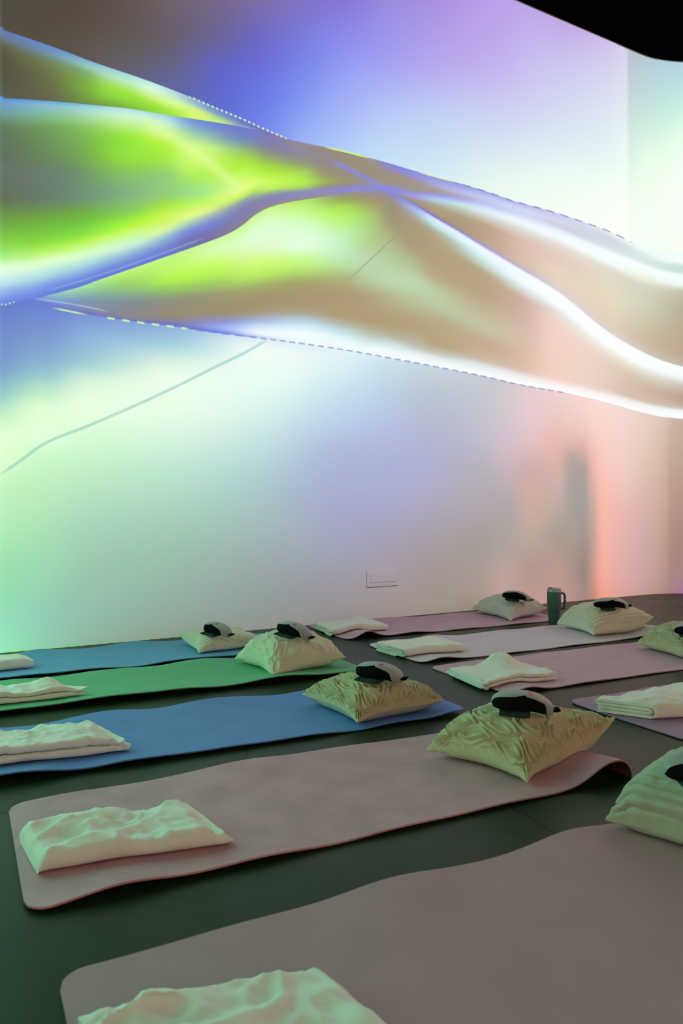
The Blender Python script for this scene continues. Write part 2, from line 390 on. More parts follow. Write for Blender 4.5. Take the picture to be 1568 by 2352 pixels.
R5 = [  # below the bright edge, down to the floor
 (0,[(701,(100,128,205)),(800,(118,150,206)),(850,(125,165,205)),(900,(145,200,200)),(955,(195,240,200)),(1010,(228,255,215)),(1060,(225,255,210)),(1110,(200,248,200)),(1200,(182,240,190)),(1300,(158,225,175)),(1400,(148,222,180)),(1505,(152,240,190))]),
 (100,[(704,(108,132,212)),(770,(122,155,210)),(850,(142,190,210)),(900,(185,232,206)),(950,(226,255,215)),(1000,(226,255,220)),(1050,(206,250,206)),(1150,(185,236,190)),(1250,(165,222,180)),(1350,(153,212,178)),(1420,(148,206,180)),(1496,(148,212,178))]),
 (200,[(722,(122,150,215)),(770,(138,180,220)),(830,(160,206,216)),(880,(216,246,220)),(930,(232,255,226)),(1000,(216,252,215)),(1100,(190,236,198)),(1200,(168,216,188)),(1300,(156,202,175)),(1400,(147,192,170)),(1487,(145,186,162))]),
 (400,[(750,(145,180,222)),(790,(166,212,226)),(830,(216,242,228)),(870,(236,255,236)),(930,(233,254,233)),(1000,(216,246,225)),(1100,(184,226,205)),(1200,(164,206,185)),(1300,(153,187,170)),(1400,(147,173,160)),(1469,(146,165,148))]),
 (600,[(776,(220,240,246)),(810,(242,255,248)),(850,(236,255,246)),(930,(220,246,240)),(1000,(200,230,230)),(1100,(174,206,210)),(1200,(163,190,190)),(1300,(153,172,170)),(1400,(146,160,155)),(1451,(148,156,146))]),
 (784,[(803,(225,245,248)),(850,(215,240,246)),(900,(200,228,240)),(960,(187,212,235)),(1030,(174,190,222)),(1100,(167,180,215)),(1180,(163,170,200)),(1260,(158,165,185)),(1340,(152,154,160)),(1434,(146,145,142))]),
 (900,[(823,(205,230,238)),(880,(190,215,228)),(950,(180,200,228)),(1050,(172,182,220)),(1120,(167,175,212)),(1200,(163,166,190)),(1280,(160,158,168)),(1350,(157,153,153)),(1423,(154,150,140))]),
 (1000,[(842,(195,215,222)),(900,(185,200,212)),(980,(178,188,208)),(1060,(174,180,210)),(1150,(170,170,190)),(1240,(162,160,165)),(1320,(158,153,148)),(1413,(156,150,136))]),
 (1100,[(862,(195,205,212)),(920,(190,200,210)),(1000,(188,190,206)),(1080,(178,178,188)),(1180,(168,166,168)),(1260,(160,158,152)),(1340,(164,155,144)),(1403,(160,148,135))]),
 (1160,[(875,(205,202,206)),(940,(206,200,206)),(1020,(205,190,200)),(1100,(188,178,182)),(1180,(168,166,165)),(1260,(172,164,157)),(1340,(188,164,155)),(1398,(186,160,150))]),
 (1220,[(888,(225,207,206)),(950,(226,202,206)),(1020,(220,192,190)),(1080,(202,176,172)),(1120,(205,175,166)),(1180,(196,172,160)),(1250,(180,165,152)),(1310,(176,155,145)),(1392,(195,160,150))]),
 (1280,[(898,(236,213,206)),(960,(229,201,193)),(1010,(228,186,176)),(1060,(216,179,166)),(1100,(202,178,168)),(1160,(185,171,158)),(1230,(166,159,148)),(1290,(180,155,145)),(1386,(194,158,150))]),
 (1315,[(906,(240,215,208)),(960,(233,205,196)),(1020,(214,182,171)),(1060,(172,163,157)),(1120,(163,160,154)),(1200,(163,160,148)),(1280,(163,150,138)),(1382,(185,150,138))]),
 (1340,[(911,(241,216,208)),(970,(236,205,196)),(1030,(214,178,168)),(1080,(166,160,156)),(1150,(160,158,152)),(1230,(158,152,142)),(1310,(150,140,130)),(1380,(168,145,135))]),
 (1358,[(914,(243,218,210)),(980,(240,208,198)),(1050,(228,184,176)),(1110,(206,174,164)),(1180,(188,165,154)),(1260,(184,154,142)),(1330,(190,148,134)),(1378,(188,142,126))]),
 (1385,[(922,(241,218,208)),(1000,(243,208,198)),(1080,(243,196,183)),(1160,(243,186,168)),(1240,(242,181,163)),(1320,(242,173,156)),(1376,(238,162,138))]),
 (1420,[(932,(236,216,206)),(1020,(239,208,200)),(1100,(236,198,188)),(1180,(231,183,173)),(1260,(226,178,170)),(1330,(223,172,165)),(1373,(216,164,148))]),
 (1470,[(945,(228,208,196)),(1050,(219,198,183)),(1150,(213,182,172)),(1250,(206,172,168)),(1330,(201,165,160)),(1368,(195,160,150))]),
 (1528,[(958,(210,192,178)),(1050,(202,180,162)),(1150,(194,165,150)),(1250,(184,154,140)),(1330,(178,148,142)),(1362,(172,140,132))]),
 (1542,[(960,(198,182,165)),(1050,(188,168,150)),(1150,(180,152,138)),(1250,(170,142,130)),(1330,(166,138,135)),(1361,(166,134,136))]),
 (1568,[(962,(190,175,158)),(1050,(182,165,148)),(1150,(175,148,135)),(1250,(165,138,128)),(1330,(163,135,138)),(1358,(165,122,162))]),
]
# thin strokes: points, half width, colour, opacity, dash (period, on fraction, phase)
STROKES = [
 ([(325,276),(370,300),(410,324),(470,366),(520,407),(560,436)], 17, (226,255,160), 0.62, None),
 ([(325,548),(400,512),(460,484),(510,462),(560,442)], 12, (225,255,140), 0.35, None),
 ([(0,1090),(50,1056),(100,1020),(200,979),(300,936),(400,890),(500,840),(560,811),(615,780)], 3.6, (125,190,185), 0.45, None),
 ([(790,652),(830,615),(870,578),(900,550),(930,532)], 2.0, (140,160,135), 0.5, None),
 ([(755,367),(830,403),(890,437),(925,456)], 6.5, (138,144,218), 0.75, None),
 ([(435,222),(500,250),(560,275),(610,298),(660,319)], 2.2, (215,250,190), 0.95, (10.5, 0.55, 0)),
 ([(745,338),(800,350),(852,364)], 2.2, (205,250,130), 0.95, None),
 ([(960,395),(1000,406),(1048,419)], 1.8, (225,250,170), 0.9, None),
 ([(1045,419),(1110,438),(1180,462),(1260,484),(1330,507),(1400,532),(1450,556)], 1.6, (128,132,185), 0.8, (32, 0.55, 0)),
 ([(120,707),(160,715),(200,723)], 2.4, (195,240,170), 0.95, None),
 ([(232,728),(300,738),(400,751),(450,758)], 2.6, (200,245,175), 0.95, (34, 0.5, 0)),
 ([(430,755),(500,765),(600,776)], 1.8, (120,135,215), 0.8, (30, 0.6, 6)),
 ([(560,772),(700,790),(800,805),(900,823),(1000,842),(1100,862),(1200,885),(1300,903)], 1.8, (130,150,205), 0.75, (22, 0.62, 0)),
 ([(0,702),(18,698),(36,693)], 2.2, (180,240,190), 0.9, (9, 0.55, 0)),
 ([(80,686),(150,696),(200,705),(250,716)], 2.2, (160,200,220), 0.7, None),
 ([(110,667),(200,641),(300,608),(400,572),(470,546)], 2.2, (140,185,225), 0.55, None),
 ([(975,505),(992,508),(1012,503)], 2.5, (190,240,225), 0.7, None),
 ([(575,294),(585,296),(560,291),(540,288)][::-1][:2] + [(575,294),(590,297)], 2.0, (150,180,215), 0.5, None),
 ([(0,1501),(200,1484),(400,1466),(560,1452)], 2.6, (165,225,60), 0.85, None),
]


def paint(px, PY):
    """Artwork colour (linear) for columns px (n,) and heights PY (m, n)."""
    n = px.size
    pc = np.clip(px, 0, 1568)
    def curve(K):
        xs, ys = zip(*K)
        return pchip(xs, ys, np.clip(pc, xs[0], xs[-1]))
    k1 = curve(K1)
    k2 = np.where(pc < 660, curve(K2), k1); k2 = np.maximum(k2, k1)
    k3 = np.maximum(curve(K3), k2)
    k4 = np.where(pc < 890, k3, curve(K4)); k4 = np.maximum(k4, k3)
    k5 = np.maximum(curve(K5), k4)
    k6 = curve(K6)
    T = 160
    tg = np.linspace(0, 1, T)
    def region(cols, top, bot):
        xs = [c[0] for c in cols]
        tab = []
        for x, lst in cols:
            ys = np.array([q[0] for q in lst], float)
            cs = np.array([q[1] for q in lst], float)
            a, b_ = ys[0], max(ys[-1], ys[0] + 1e-3)
            tab.append(pchip((ys - a) / (b_ - a), cs, tg) if len(ys) > 1 else np.repeat(cs, T, 0))
        tab = np.array(tab)                                  # (ncols, T, 3)
        tw = pchip(xs, tab, np.clip(pc, xs[0], xs[-1]))      # (n, T, 3)
        t = np.clip((PY - top) / np.maximum(bot - top, 1e-3), 0, 1) * (T - 1)
        i = np.minimum(t.astype(int), T - 2)
        fr = (t - i)[..., None]
        jj = np.broadcast_to(np.arange(n), i.shape)
        return tw[jj, i] * (1 - fr) + tw[jj, i + 1] * fr
    def step(K, wdt=1.1):
        return np.clip((PY - K) / wdt + 0.5, 0, 1)[..., None]
    img = region(SKY, np.minimum(0 * k1 + np.interp(pc, [1200, 1300, 1400, 1490, 1568], [0, 60, 80, 110, 125]), k1), k1)
    top0 = np.zeros_like(k1)
    for cols, top, bot in ((R1, k1, k2), (R2, k2, k3), (R3, k3, k4), (R4, k4, k5), (R5, k5, k6)):
        s = step(top)
        img = img * (1 - s) + region(cols, top, bot) * s
    for pts, hw, colr, op, dash in STROKES:
        xs, ys = zip(*sorted(pts))
        m = (px >= xs[0] - 2) & (px <= xs[-1] + 2)
        if not m.any():
            continue
        c = pchip(xs, ys, np.clip(pc[m], xs[0], xs[-1]))
        sl = np.gradient(c, np.maximum(pc[m], 0) + np.arange(m.sum()) * 1e-6) if m.sum() > 2 else 0
        d = np.abs(PY[:, m] - c) / np.sqrt(1 + np.clip(sl, -2, 2) ** 2)
        a = (np.exp(-1.5 * (d / hw) ** 2) if hw > 10 else np.clip((hw - d) / max(1.0, hw * 0.45) + 0.3, 0, 1)) * op
        end = np.clip((pc[m] - xs[0]) / 25 + (0.6 if dash else 0.15), 0, 1) * np.clip((xs[-1] - pc[m]) / 25 + (0.6 if dash else 0.15), 0, 1)
        a = a * end
        if dash:
            ph = ((pc[m] + dash[2]) % dash[0]) / dash[0]
            a = a * np.clip((dash[1] / 2 - np.abs(ph - 0.5)) * dash[0] / 1.5 + 0.5, 0, 1)
        img[:, m] = img[:, m] * (1 - a[..., None]) + np.array(colr, float) * a[..., None]
    out = lin(img)
    return out


# projector hung near the ceiling, square to the wall
PROJ = Vector((3.0, 0.2, 4.95))
SW, SH = 3400, 2050
S0, S1 = (XL + 0.02 - PROJ.x) / (wall_y(XL) - PROJ.y), 0.98
T0, T1 = -1.32, 0.06


def build_slide():
    s = S0 + (np.arange(SW) + 0.5) / SW * (S1 - S0)
    t = T0 + (np.arange(SH) + 0.5) / SH * (T1 - T0)
    # plan hit: straight wall
    k = (wall_y(0) + WS * PROJ.x - PROJ.y) / (1 - WS * s)
    hx = PROJ.x + k * s
    hy = PROJ.y + k
    nx = np.full_like(s, WS / math.hypot(1, WS)); ny = np.full_like(s, -1 / math.hypot(1, WS))
    # rounded corner
    onarc = hx > XA
    dx, dy = s, np.ones_like(s)
    ox, oy = PROJ.x - cen.x, PROJ.y - cen.y
    A = dx * dx + 1; B = 2 * (ox * dx + oy * dy); C = ox * ox + oy * oy - RC * RC
    disc = np.maximum(B * B - 4 * A * C, 0)
    ka = (-B + np.sqrt(disc)) / (2 * A)
    k = np.where(onarc, ka, k)
    hx = PROJ.x + k * dx; hy = PROJ.y + k
    nx = np.where(onarc, -(hx - cen.x) / RC, nx); ny = np.where(onarc, -(hy - cen.y) / RC, ny)
    valid = (~onarc) | ((B * B - 4 * A * C > 0) & (hy > cen.y) & (hx >= XA - 0.05))
    # where each column of the wall stands along the artwork
    dep = hx * SY + hy * CY
    px = 784 + F_PX * (hx * CY - hy * SY) / np.maximum(dep, 0.3)
    px = np.where(dep < 0.3, -5000, px)
    z = PROJ.z + k[None, :] * t[:, None]
    # left of the picture the artwork keeps its last column
    over = np.maximum(0.24 - hx, 0)
    depc = np.where(over > 0, 4.45, dep)
    PY = HOR + F_PX * (EYE - z) / depc[None, :]
    img = np.empty((SH, SW, 3), np.float32)
    for a in range(0, SW, 200):
        b_ = min(a + 200, SW)
        img[:, a:b_] = paint(px[a:b_], PY[:, a:b_])
    # off to the left an added green fill takes over, to light the objects
    wl = np.clip(over / 1.0, 0, 1)[None, :, None]
    img = img * (1 - wl) + wl * np.array(LEFT_FILL)
    img = np.maximum(img - np.array(AMBIENT), 0.0)
    q = (s[None, :] ** 2 + t[:, None] ** 2)
    r2 = (k[None, :] ** 2) * (1 + q)
    cosn = -(nx * dx + ny * dy)[None, :] / np.sqrt(1 + q)
    img *= (math.pi / WALL_ALB * r2 / np.maximum(cosn, 0.12))[..., None]
    ok = valid[None, :] & (z > 0.0) & (z < HC - 0.01)
    img *= ok[..., None]
    full = np.ones((SH, SW, 4), np.float32)
    full[..., :3] = img
    im = bpy.data.images.new('projected_artwork', SW, SH, float_buffer=True, alpha=False)
    im.colorspace_settings.name = 'Non-Color'
    im.pixels.foreach_set(full.ravel())
    im.update()
    return im


FILL_FRONT = ((0.82, 0.52, 0.37), (0.92, 0.57, 0.46))
FILL_RIGHT = (1.8, 1.3, 1.2)
FILL_LEFT = (0.40, 1.35, 0.72)
LEFT_FILL = (1.05, 2.7, 1.95)
AMBIENT = (0.082, 0.092, 0.070)
P_UNIT = 4 * math.pi                     # 1 W/sr per unit of emission strength


def math_node(nt, op, a, b_=None):
    n = nt.nodes.new('ShaderNodeMath'); n.operation = op
    for i, v in enumerate((a, b_)):
        if v is None: continue
        if isinstance(v, (int, float)): n.inputs[i].default_value = v
        else: nt.links.new(v, n.inputs[i])
    return n.outputs[0]


def projector(name, loc, energy):
    ld = bpy.data.lights.new(name, 'POINT')
    ld.shadow_soft_size = 0.0
    ld.energy = energy
    ld.use_nodes = True
    o = bpy.data.objects.new(name, ld)
    COL.objects.link(o)
    o.location = loc
    nt = ld.node_tree
    em = [n for n in nt.nodes if n.type == 'EMISSION'][0]
    tc = nt.nodes.new('ShaderNodeTexCoord')
    sep = nt.nodes.new('ShaderNodeSeparateXYZ')
    nt.links.new(tc.outputs['Normal'], sep.inputs[0])
    return o, nt, em, sep


po, nt, em, sep = projector('ceiling_projector', PROJ, P_UNIT)
X_, Y_, Z_ = sep.outputs
s_ = math_node(nt, 'DIVIDE', X_, Y_)
t_ = math_node(nt, 'DIVIDE', Z_, Y_)
us = math_node(nt, 'DIVIDE', math_node(nt, 'SUBTRACT', s_, S0), S1 - S0)
ut = math_node(nt, 'DIVIDE', math_node(nt, 'SUBTRACT', t_, T0), T1 - T0)
cmb = nt.nodes.new('ShaderNodeCombineXYZ')
nt.links.new(us, cmb.inputs[0]); nt.links.new(ut, cmb.inputs[1])
ti = nt.nodes.new('ShaderNodeTexImage')
ti.image = build_slide()
ti.extension = 'CLIP'
ti.interpolation = 'Linear'
nt.links.new(cmb.outputs[0], ti.inputs['Vector'])

def lt(a, b_): return math_node(nt, 'LESS_THAN', a, b_)
def gt(a, b_): return math_node(nt, 'GREATER_THAN', a, b_)
def mul(a, b_): return math_node(nt, 'MULTIPLY', a, b_)


# added fill: the same point light also washes the three unseen walls
SIDE_ALB = 0.25
DR, DL, DF = XR - PROJ.x, PROJ.x - XL, PROJ.y - YF
qr = math_node(nt, 'DIVIDE', X_, DR)
ql = math_node(nt, 'DIVIDE', X_, -DL)
qf = math_node(nt, 'DIVIDE', Y_, -DF)
isR = mul(gt(qr, ql), gt(qr, qf))
isL = mul(gt(ql, qr), gt(ql, qf))
qm = math_node(nt, 'MAXIMUM', math_node(nt, 'MAXIMUM', qr, ql), math_node(nt, 'MAXIMUM', qf, 0.02))
zz = math_node(nt, 'ADD', math_node(nt, 'DIVIDE', Z_, qm), PROJ.z)
inz = mul(gt(zz, 0.02), lt(zz, HC - 0.03))
on_art = mul(gt(Y_, 0.02), mul(gt(us, 0.0), lt(us, 1.0)))
fall = math_node(nt, 'DIVIDE', math.pi / SIDE_ALB, math_node(nt, 'POWER', qm, 3.0))
dist = math_node(nt, 'ADD', DF, math_node(nt, 'ADD', mul(isR, DR - DF), mul(isL, DL - DF)))
hy_ = math_node(nt, 'ADD', math_node(nt, 'DIVIDE', Y_, qm), PROJ.y)          # where along the side wall the beam lands
fade = math_node(nt, 'MINIMUM', math_node(nt, 'MAXIMUM', math_node(nt, 'DIVIDE', math_node(nt, 'ADD', hy_, 1.2), 5.5), 0.0), 1.0)
side = math_node(nt, 'ADD', isR, isL)
fade = math_node(nt, 'ADD', mul(side, math_node(nt, 'POWER', fade, 1.5)), math_node(nt, 'SUBTRACT', 1.0, side))
w_str = mul(fade, mul(mul(inz, math_node(nt, 'SUBTRACT', 1.0, on_art)), math_node(nt, 'DIVIDE', fall, dist)))


def mixc(fac, a, b_):
    m = nt.nodes.new('ShaderNodeMixRGB')
    nt.links.new(fac, m.inputs[0])
    for i, v in ((1, a), (2, b_)):
        if isinstance(v, tuple): m.inputs[i].default_value = (*v, 1)
        else: nt.links.new(v, m.inputs[i])
    return m.outputs[0]


fxf = math_node(nt, 'MINIMUM', math_node(nt, 'MAXIMUM', math_node(nt, 'ADD', mul(math_node(nt, 'DIVIDE', X_, qm), 0.1), 0.5), 0.0), 1.0)
wcol = mixc(isL, mixc(isR, mixc(fxf, FILL_FRONT[0], FILL_FRONT[1]), FILL_RIGHT), FILL_LEFT)
wv = nt.nodes.new('ShaderNodeVectorMath'); wv.operation = 'SCALE'
nt.links.new(wcol, wv.inputs[0]); nt.links.new(w_str, wv.inputs['Scale'])
sv = nt.nodes.new('ShaderNodeVectorMath'); sv.operation = 'SCALE'
nt.links.new(ti.outputs['Color'], sv.inputs[0]); nt.links.new(on_art, sv.inputs['Scale'])
ad = nt.nodes.new('ShaderNodeVectorMath'); ad.operation = 'ADD'
nt.links.new(wv.outputs[0], ad.inputs[0]); nt.links.new(sv.outputs[0], ad.inputs[1])
nt.links.new(ad.outputs[0], em.inputs['Color'])
em.inputs['Strength'].default_value = 1.0


# ------------------------------------------------------------------ object materials
def mat_rgb(name, rgb, under, spec=0.25, mott=0.08):
    top = material(name, rgb, rough=0.62, spec=spec, noise_scale=7.0, noise_amt=mott, bump_scale=420, bump=0.25)
    bot = material(name + '_underside', under, rough=0.8, spec=0.15, bump_scale=300, bump=0.3)
    return top, bot


MAT_BLUE = mat_rgb('blue_foam', (0.13, 0.30, 0.72), (0.03, 0.08, 0.17))
MAT_SKY = mat_rgb('sky_blue_foam', (0.15, 0.42, 0.74), (0.02, 0.07, 0.13))
MAT_GREEN = mat_rgb('green_foam', (0.15, 0.52, 0.28), (0.03, 0.09, 0.04))
MAT_ROSE = mat_rgb('rose_foam', (0.66, 0.39, 0.46), (0.36, 0.13, 0.10), mott=0.16)
MAT_MAUVE = mat_rgb('mauve_foam', (0.48, 0.31, 0.355), (0.22, 0.10, 0.09), mott=0.05)
MAT_PINK = mat_rgb('pink_foam', (0.66, 0.43, 0.54), (0.015, 0.012, 0.016))
MAT_PALE = mat_rgb('pale_lilac_foam', (0.74, 0.67, 0.75), (0.015, 0.012, 0.016))
MAT_DUSK = mat_rgb('dusky_pink_foam', (0.64, 0.43, 0.53), (0.30, 0.14, 0.14))
MAT_PURPLE = mat_rgb('purple_foam', (0.40, 0.27, 0.42), (0.05, 0.03, 0.05))

M_FLEECE = material('cream_fleece', (0.88, 0.92, 0.83), rough=0.95, spec=0.1, sheen=0.25, noise_scale=30,
                    noise_amt=0.05, bump_scale=500, bump=0.5)
M_CHENILLE = material('cream_chenille', (0.68, 0.62, 0.40), rough=1.0, spec=0.05, sheen=0.2, noise_scale=60,
                      noise_amt=0.12, bump_scale=380, bump=0.9)
M_IVORY = material('ivory_plush', (0.80, 0.79, 0.62), rough=1.0, spec=0.05, sheen=0.25, noise_scale=40,
                   noise_amt=0.06, bump_scale=320, bump=0.7)
M_IVORY_SHADED = material('ivory_plush_shaded', (0.50, 0.49, 0.38), rough=1.0, spec=0.05, sheen=0.2, noise_scale=40,
                 noise_amt=0.06, bump_scale=320, bump=0.7)  # ivory plush with the dimmer near light darkened into its base colour
M_SATIN = material('ivory_cotton', (0.72, 0.74, 0.56), rough=0.85, spec=0.15, sheen=0.1, noise_scale=14,
                   noise_amt=0.06, bump_scale=500, bump=0.3)
M_LINEN = material('white_linen', (0.66, 0.68, 0.60), rough=0.85, spec=0.12, noise_scale=16, noise_amt=0.06,
                   bump_scale=500, bump=0.3)
M_BACKING = material('grey_backing_cloth', (0.42, 0.41, 0.36), rough=0.95, spec=0.05, bump_scale=500, bump=0.3)
M_SHELL = material('pale_grey_plastic', (0.34, 0.38, 0.36), rough=0.45, spec=0.45)
M_PAD = material('black_padding', (0.004, 0.004, 0.005), rough=0.9, spec=0.08)
M_STRAP = material('dark_green_elastic', (0.02, 0.055, 0.05), rough=0.8, spec=0.2, bump_scale=600, bump=0.4)
M_RED = material('red_mark', (0.65, 0.05, 0.03), rough=0.4)
M_TUMBLER = material('dark_teal_powder_coat', (0.035, 0.105, 0.09), rough=0.4, spec=0.5, bump_scale=900, bump=0.1)
M_LID = material('clear_grey_lid', (0.30, 0.38, 0.42), rough=0.25, spec=0.5)
M_STEEL = material('brushed_steel', (0.45, 0.42, 0.38), rough=0.3, metallic=1.0)
M_PLATE = material('white_plate_plastic', (WALL_ALB * 0.98,) * 3, rough=0.6, spec=0.2)


def fbm(x, y, z=0.0, sc=1.0, oct_=3):
    v, a, f = 0.0, 1.0, sc
    for _ in range(oct_):
        v += a * noise.noise(Vector((x * f, y * f, z * f)))
        a *= 0.5; f *= 2.0
    return v


# ------------------------------------------------------------------ yoga mats
MAT_Z = {}
def yoga_mat(key, label, mats, x0, x1, y0, y1, rot=0.0, bumps=(), wave=0.008, seed=0.0, curl=None):
    """Two-layer foam mat; bumps = (u, v, height, su, sv) lift it off the floor."""
    L, W = x1 - x0, y1 - y0
    cx, cy = (x0 + x1) / 2, (y0 + y1) / 2
    root = empty('yoga_mat', (cx, cy, 0), label, 'yoga mat', rotz=rot)
    nu, nv = 150, 44
    rc = 0.055                                     # rounded corners
    def edge_shrink(u):                            # half width at station u
        d = min(u, L - u)
        if d >= rc: return W / 2
        return W / 2 - rc + math.sqrt(max(rc * rc - (rc - d) ** 2, 0))
    def lift(u, v):
        fu, fv = u / L, v / W + 0.5
        z = 0.0
        e = abs(2 * fv - 1) ** 3
        z += wave * e * (0.5 + 0.5 * math.sin(u * 13.0 + seed * 3 + (2.0 if v > 0 else 0) + 1.5 * noise.noise(Vector((u * 2, seed, v)))))
        z += wave * 0.6 * max(0, noise.noise(Vector((u * 2.4, v * 1.2, seed)))) * 1.2
        for (bu, bv, h, su, sv) in bumps:
            z += h * math.exp(-((fu - bu) / su) ** 2 - ((fv - bv) / sv) ** 2)
        return z
    def pt(u, w, extra):
        hw = edge_shrink(u)
        v = -hw + 2 * hw * w
        x, y, z = u - L / 2, v, lift(u, v)
        if curl:                                   # roll an end under: (length, radius, side weight)
            cl, r, wn, wf = curl
            wt = wn * (1 - w) + wf * w
            s = u - (L - cl)
            if s > 0 and wt > 0:
                ang = s / r
                xs = (L - cl) - L / 2
                zc = z
                x = x * (1 - wt) + wt * (xs + r * math.sin(min(ang, 2.4)) + 0)
                z = z - wt * r * (1 - math.cos(min(ang, 2.4)))
        return Vector((x, y, z + extra))
    us = [L * (1 - math.cos(math.pi * min(max(i / (nu - 1), 0), 1))) / 2 * 0.5 + L * i / (nu - 1) * 0.5 for i in range(nu)]
    for name, m_, z0, z1 in (('base_layer', mats[1], 0.001, 0.0026), ('top_layer', mats[0], 0.0026, 0.0068)):
        vs = []
        for lo in (z0, z1):
            for u in us:
                for j in range(nv):
                    vs.append(pt(u, j / (nv - 1), lo))
        n = nu * nv
        fs = grid_faces(nu, nv, 0) + grid_faces(nu, nv, n, flip=True)
        for i in range(nu - 1):
            a, b_ = i * nv, (i + 1) * nv
            fs.append((a, b_, b_ + n, a + n))
            a, b_ = i * nv + nv - 1, (i + 1) * nv + nv - 1
            fs.append((b_, a, a + n, b_ + n))
        for j in range(nv - 1):
            fs.append((j + 1, j, j + n, j + 1 + n))
            k = (nu - 1) * nv + j
            fs.append((k, k + 1, k + 1 + n, k + n))
        o = mesh_obj(name, vs, fs, m_, root)
        o.data.set_sharp_from_angle(angle=0.9)
    cr, sr = math.cos(rot), math.sin(rot)
    def height(X, Y):
        qx, qy = (X - cx) * cr + (Y - cy) * sr, -(X - cx) * sr + (Y - cy) * cr
        if abs(qy) > W / 2 + 0.012 or abs(qx) > L / 2 + 0.012:
            return 0.0
        return 0.0074 + lift(min(max(qx + L / 2, 0), L), min(max(qy, -W / 2), W / 2))
    MAT_Z[key] = height
    return root


yoga_mat('A', 'dusty rose yoga mat with one end curling up, second from the front of the photo', MAT_ROSE,
         0.13, 1.99, 1.745, 2.40, bumps=((0.925, 0.0, 0.058, 0.065, 0.42), (0.10, 0.0, 0.020, 0.07, 0.2), (0.42, 1.0, 0.014, 0.16, 0.25), (0.3, 0.0, 0.010, 0.08, 0.2), (0.6, 0.0, 0.006, 0.1, 0.2)),
         seed=1.0, wave=0.006, curl=(0.10, 0.042, 1.0, 0.2))
yoga_mat('B', 'mid-blue yoga mat behind the dusty rose mat, under the beige chenille pillow', MAT_BLUE,
         0.02, 1.90, 2.580, 3.20, rot=-0.012, bumps=((0.45, 0.0, 0.012, 0.08, 0.2), (0.25, 0.0, 0.012, 0.06, 0.2), (0.08, 0.0, 0.02, 0.1, 0.25), (0.97, 0.15, 0.022, 0.05, 0.4), (0.3, 1.0, 0.01, 0.08, 0.2), (0.55, 1.0, 0.012, 0.1, 0.2)),
         seed=2.0, wave=0.011)
yoga_mat('C', 'green yoga mat between the two blue mats', MAT_GREEN,
         0.03, 1.91, 3.42, 4.03, rot=-0.006, bumps=((0.35, 0.0, 0.028, 0.16, 0.3), (0.75, 0.0, 0.026, 0.2, 0.3), (0.06, 0.0, 0.018, 0.1, 0.3), (0.6, 1.0, 0.016, 0.12, 0.2), (0.3, 1.0, 0.008, 0.1, 0.2)),
         seed=3.0, wave=0.008)
yoga_mat('D', 'sky-blue yoga mat along the wall at the back left', MAT_SKY,
         -0.05, 1.80, 4.11, 4.73, bumps=((0.2, 0.0, 0.010, 0.06, 0.2), (0.7, 0.0, 0.014, 0.1, 0.2), (0.25, 1.0, 0.012, 0.05, 0.2), (0.55, 1.0, 0.012, 0.1, 0.2)),
         seed=4.0, wave=0.009)
yoga_mat('E', 'pink yoga mat along the wall, its front corner lifting to show a black underside', MAT_PINK,
         2.21, 4.07, 4.285, 4.90, bumps=((0.085, 0.0, 0.042, 0.045, 0.35), (0.28, 0.0, 0.01, 0.06, 0.2), (0.32, 1.0, 0.012, 0.07, 0.2)),
         seed=5.0, wave=0.004)
yoga_mat('F', 'pale lilac-white yoga mat with a black underside showing at its raised end', MAT_PALE,
         2.25, 4.22, 3.49, 4.10, rot=0.012, bumps=((0.955, 0.0, 0.055, 0.06, 0.5), (0.07, 0.0, 0.018, 0.05, 0.25), (0.24, 1.0, 0.016, 0.06, 0.2)),
         seed=6.0, wave=0.004, curl=(0.08, 0.05, 1.0, 0.3))
yoga_mat('G', 'dusky pink yoga mat on the right with a loosely folded cream blanket', MAT_DUSK,
         2.24, 4.12, 2.735, 3.39, bumps=((0.07, 0.0, 0.022, 0.05, 0.3), (0.3, 0.0, 0.006, 0.1, 0.2)),
         seed=7.0, wave=0.004)
yoga_mat('H', 'purple yoga mat cut by the right edge of the photo', MAT_PURPLE,
         2.40, 4.25, 1.895, 2.53, seed=8.0, wave=0.004)
yoga_mat('I', 'mauve-grey yoga mat filling the bottom of the photo', MAT_MAUVE,
         0.165, 2.03, 0.865, 1.50, bumps=((0.38, 1.0, 0.012, 0.08, 0.3), (0.68, 1.0, 0.016, 0.07, 0.25), (0.9, 0.9, 0.01, 0.1, 0.3)),
         seed=9.0, wave=0.005)


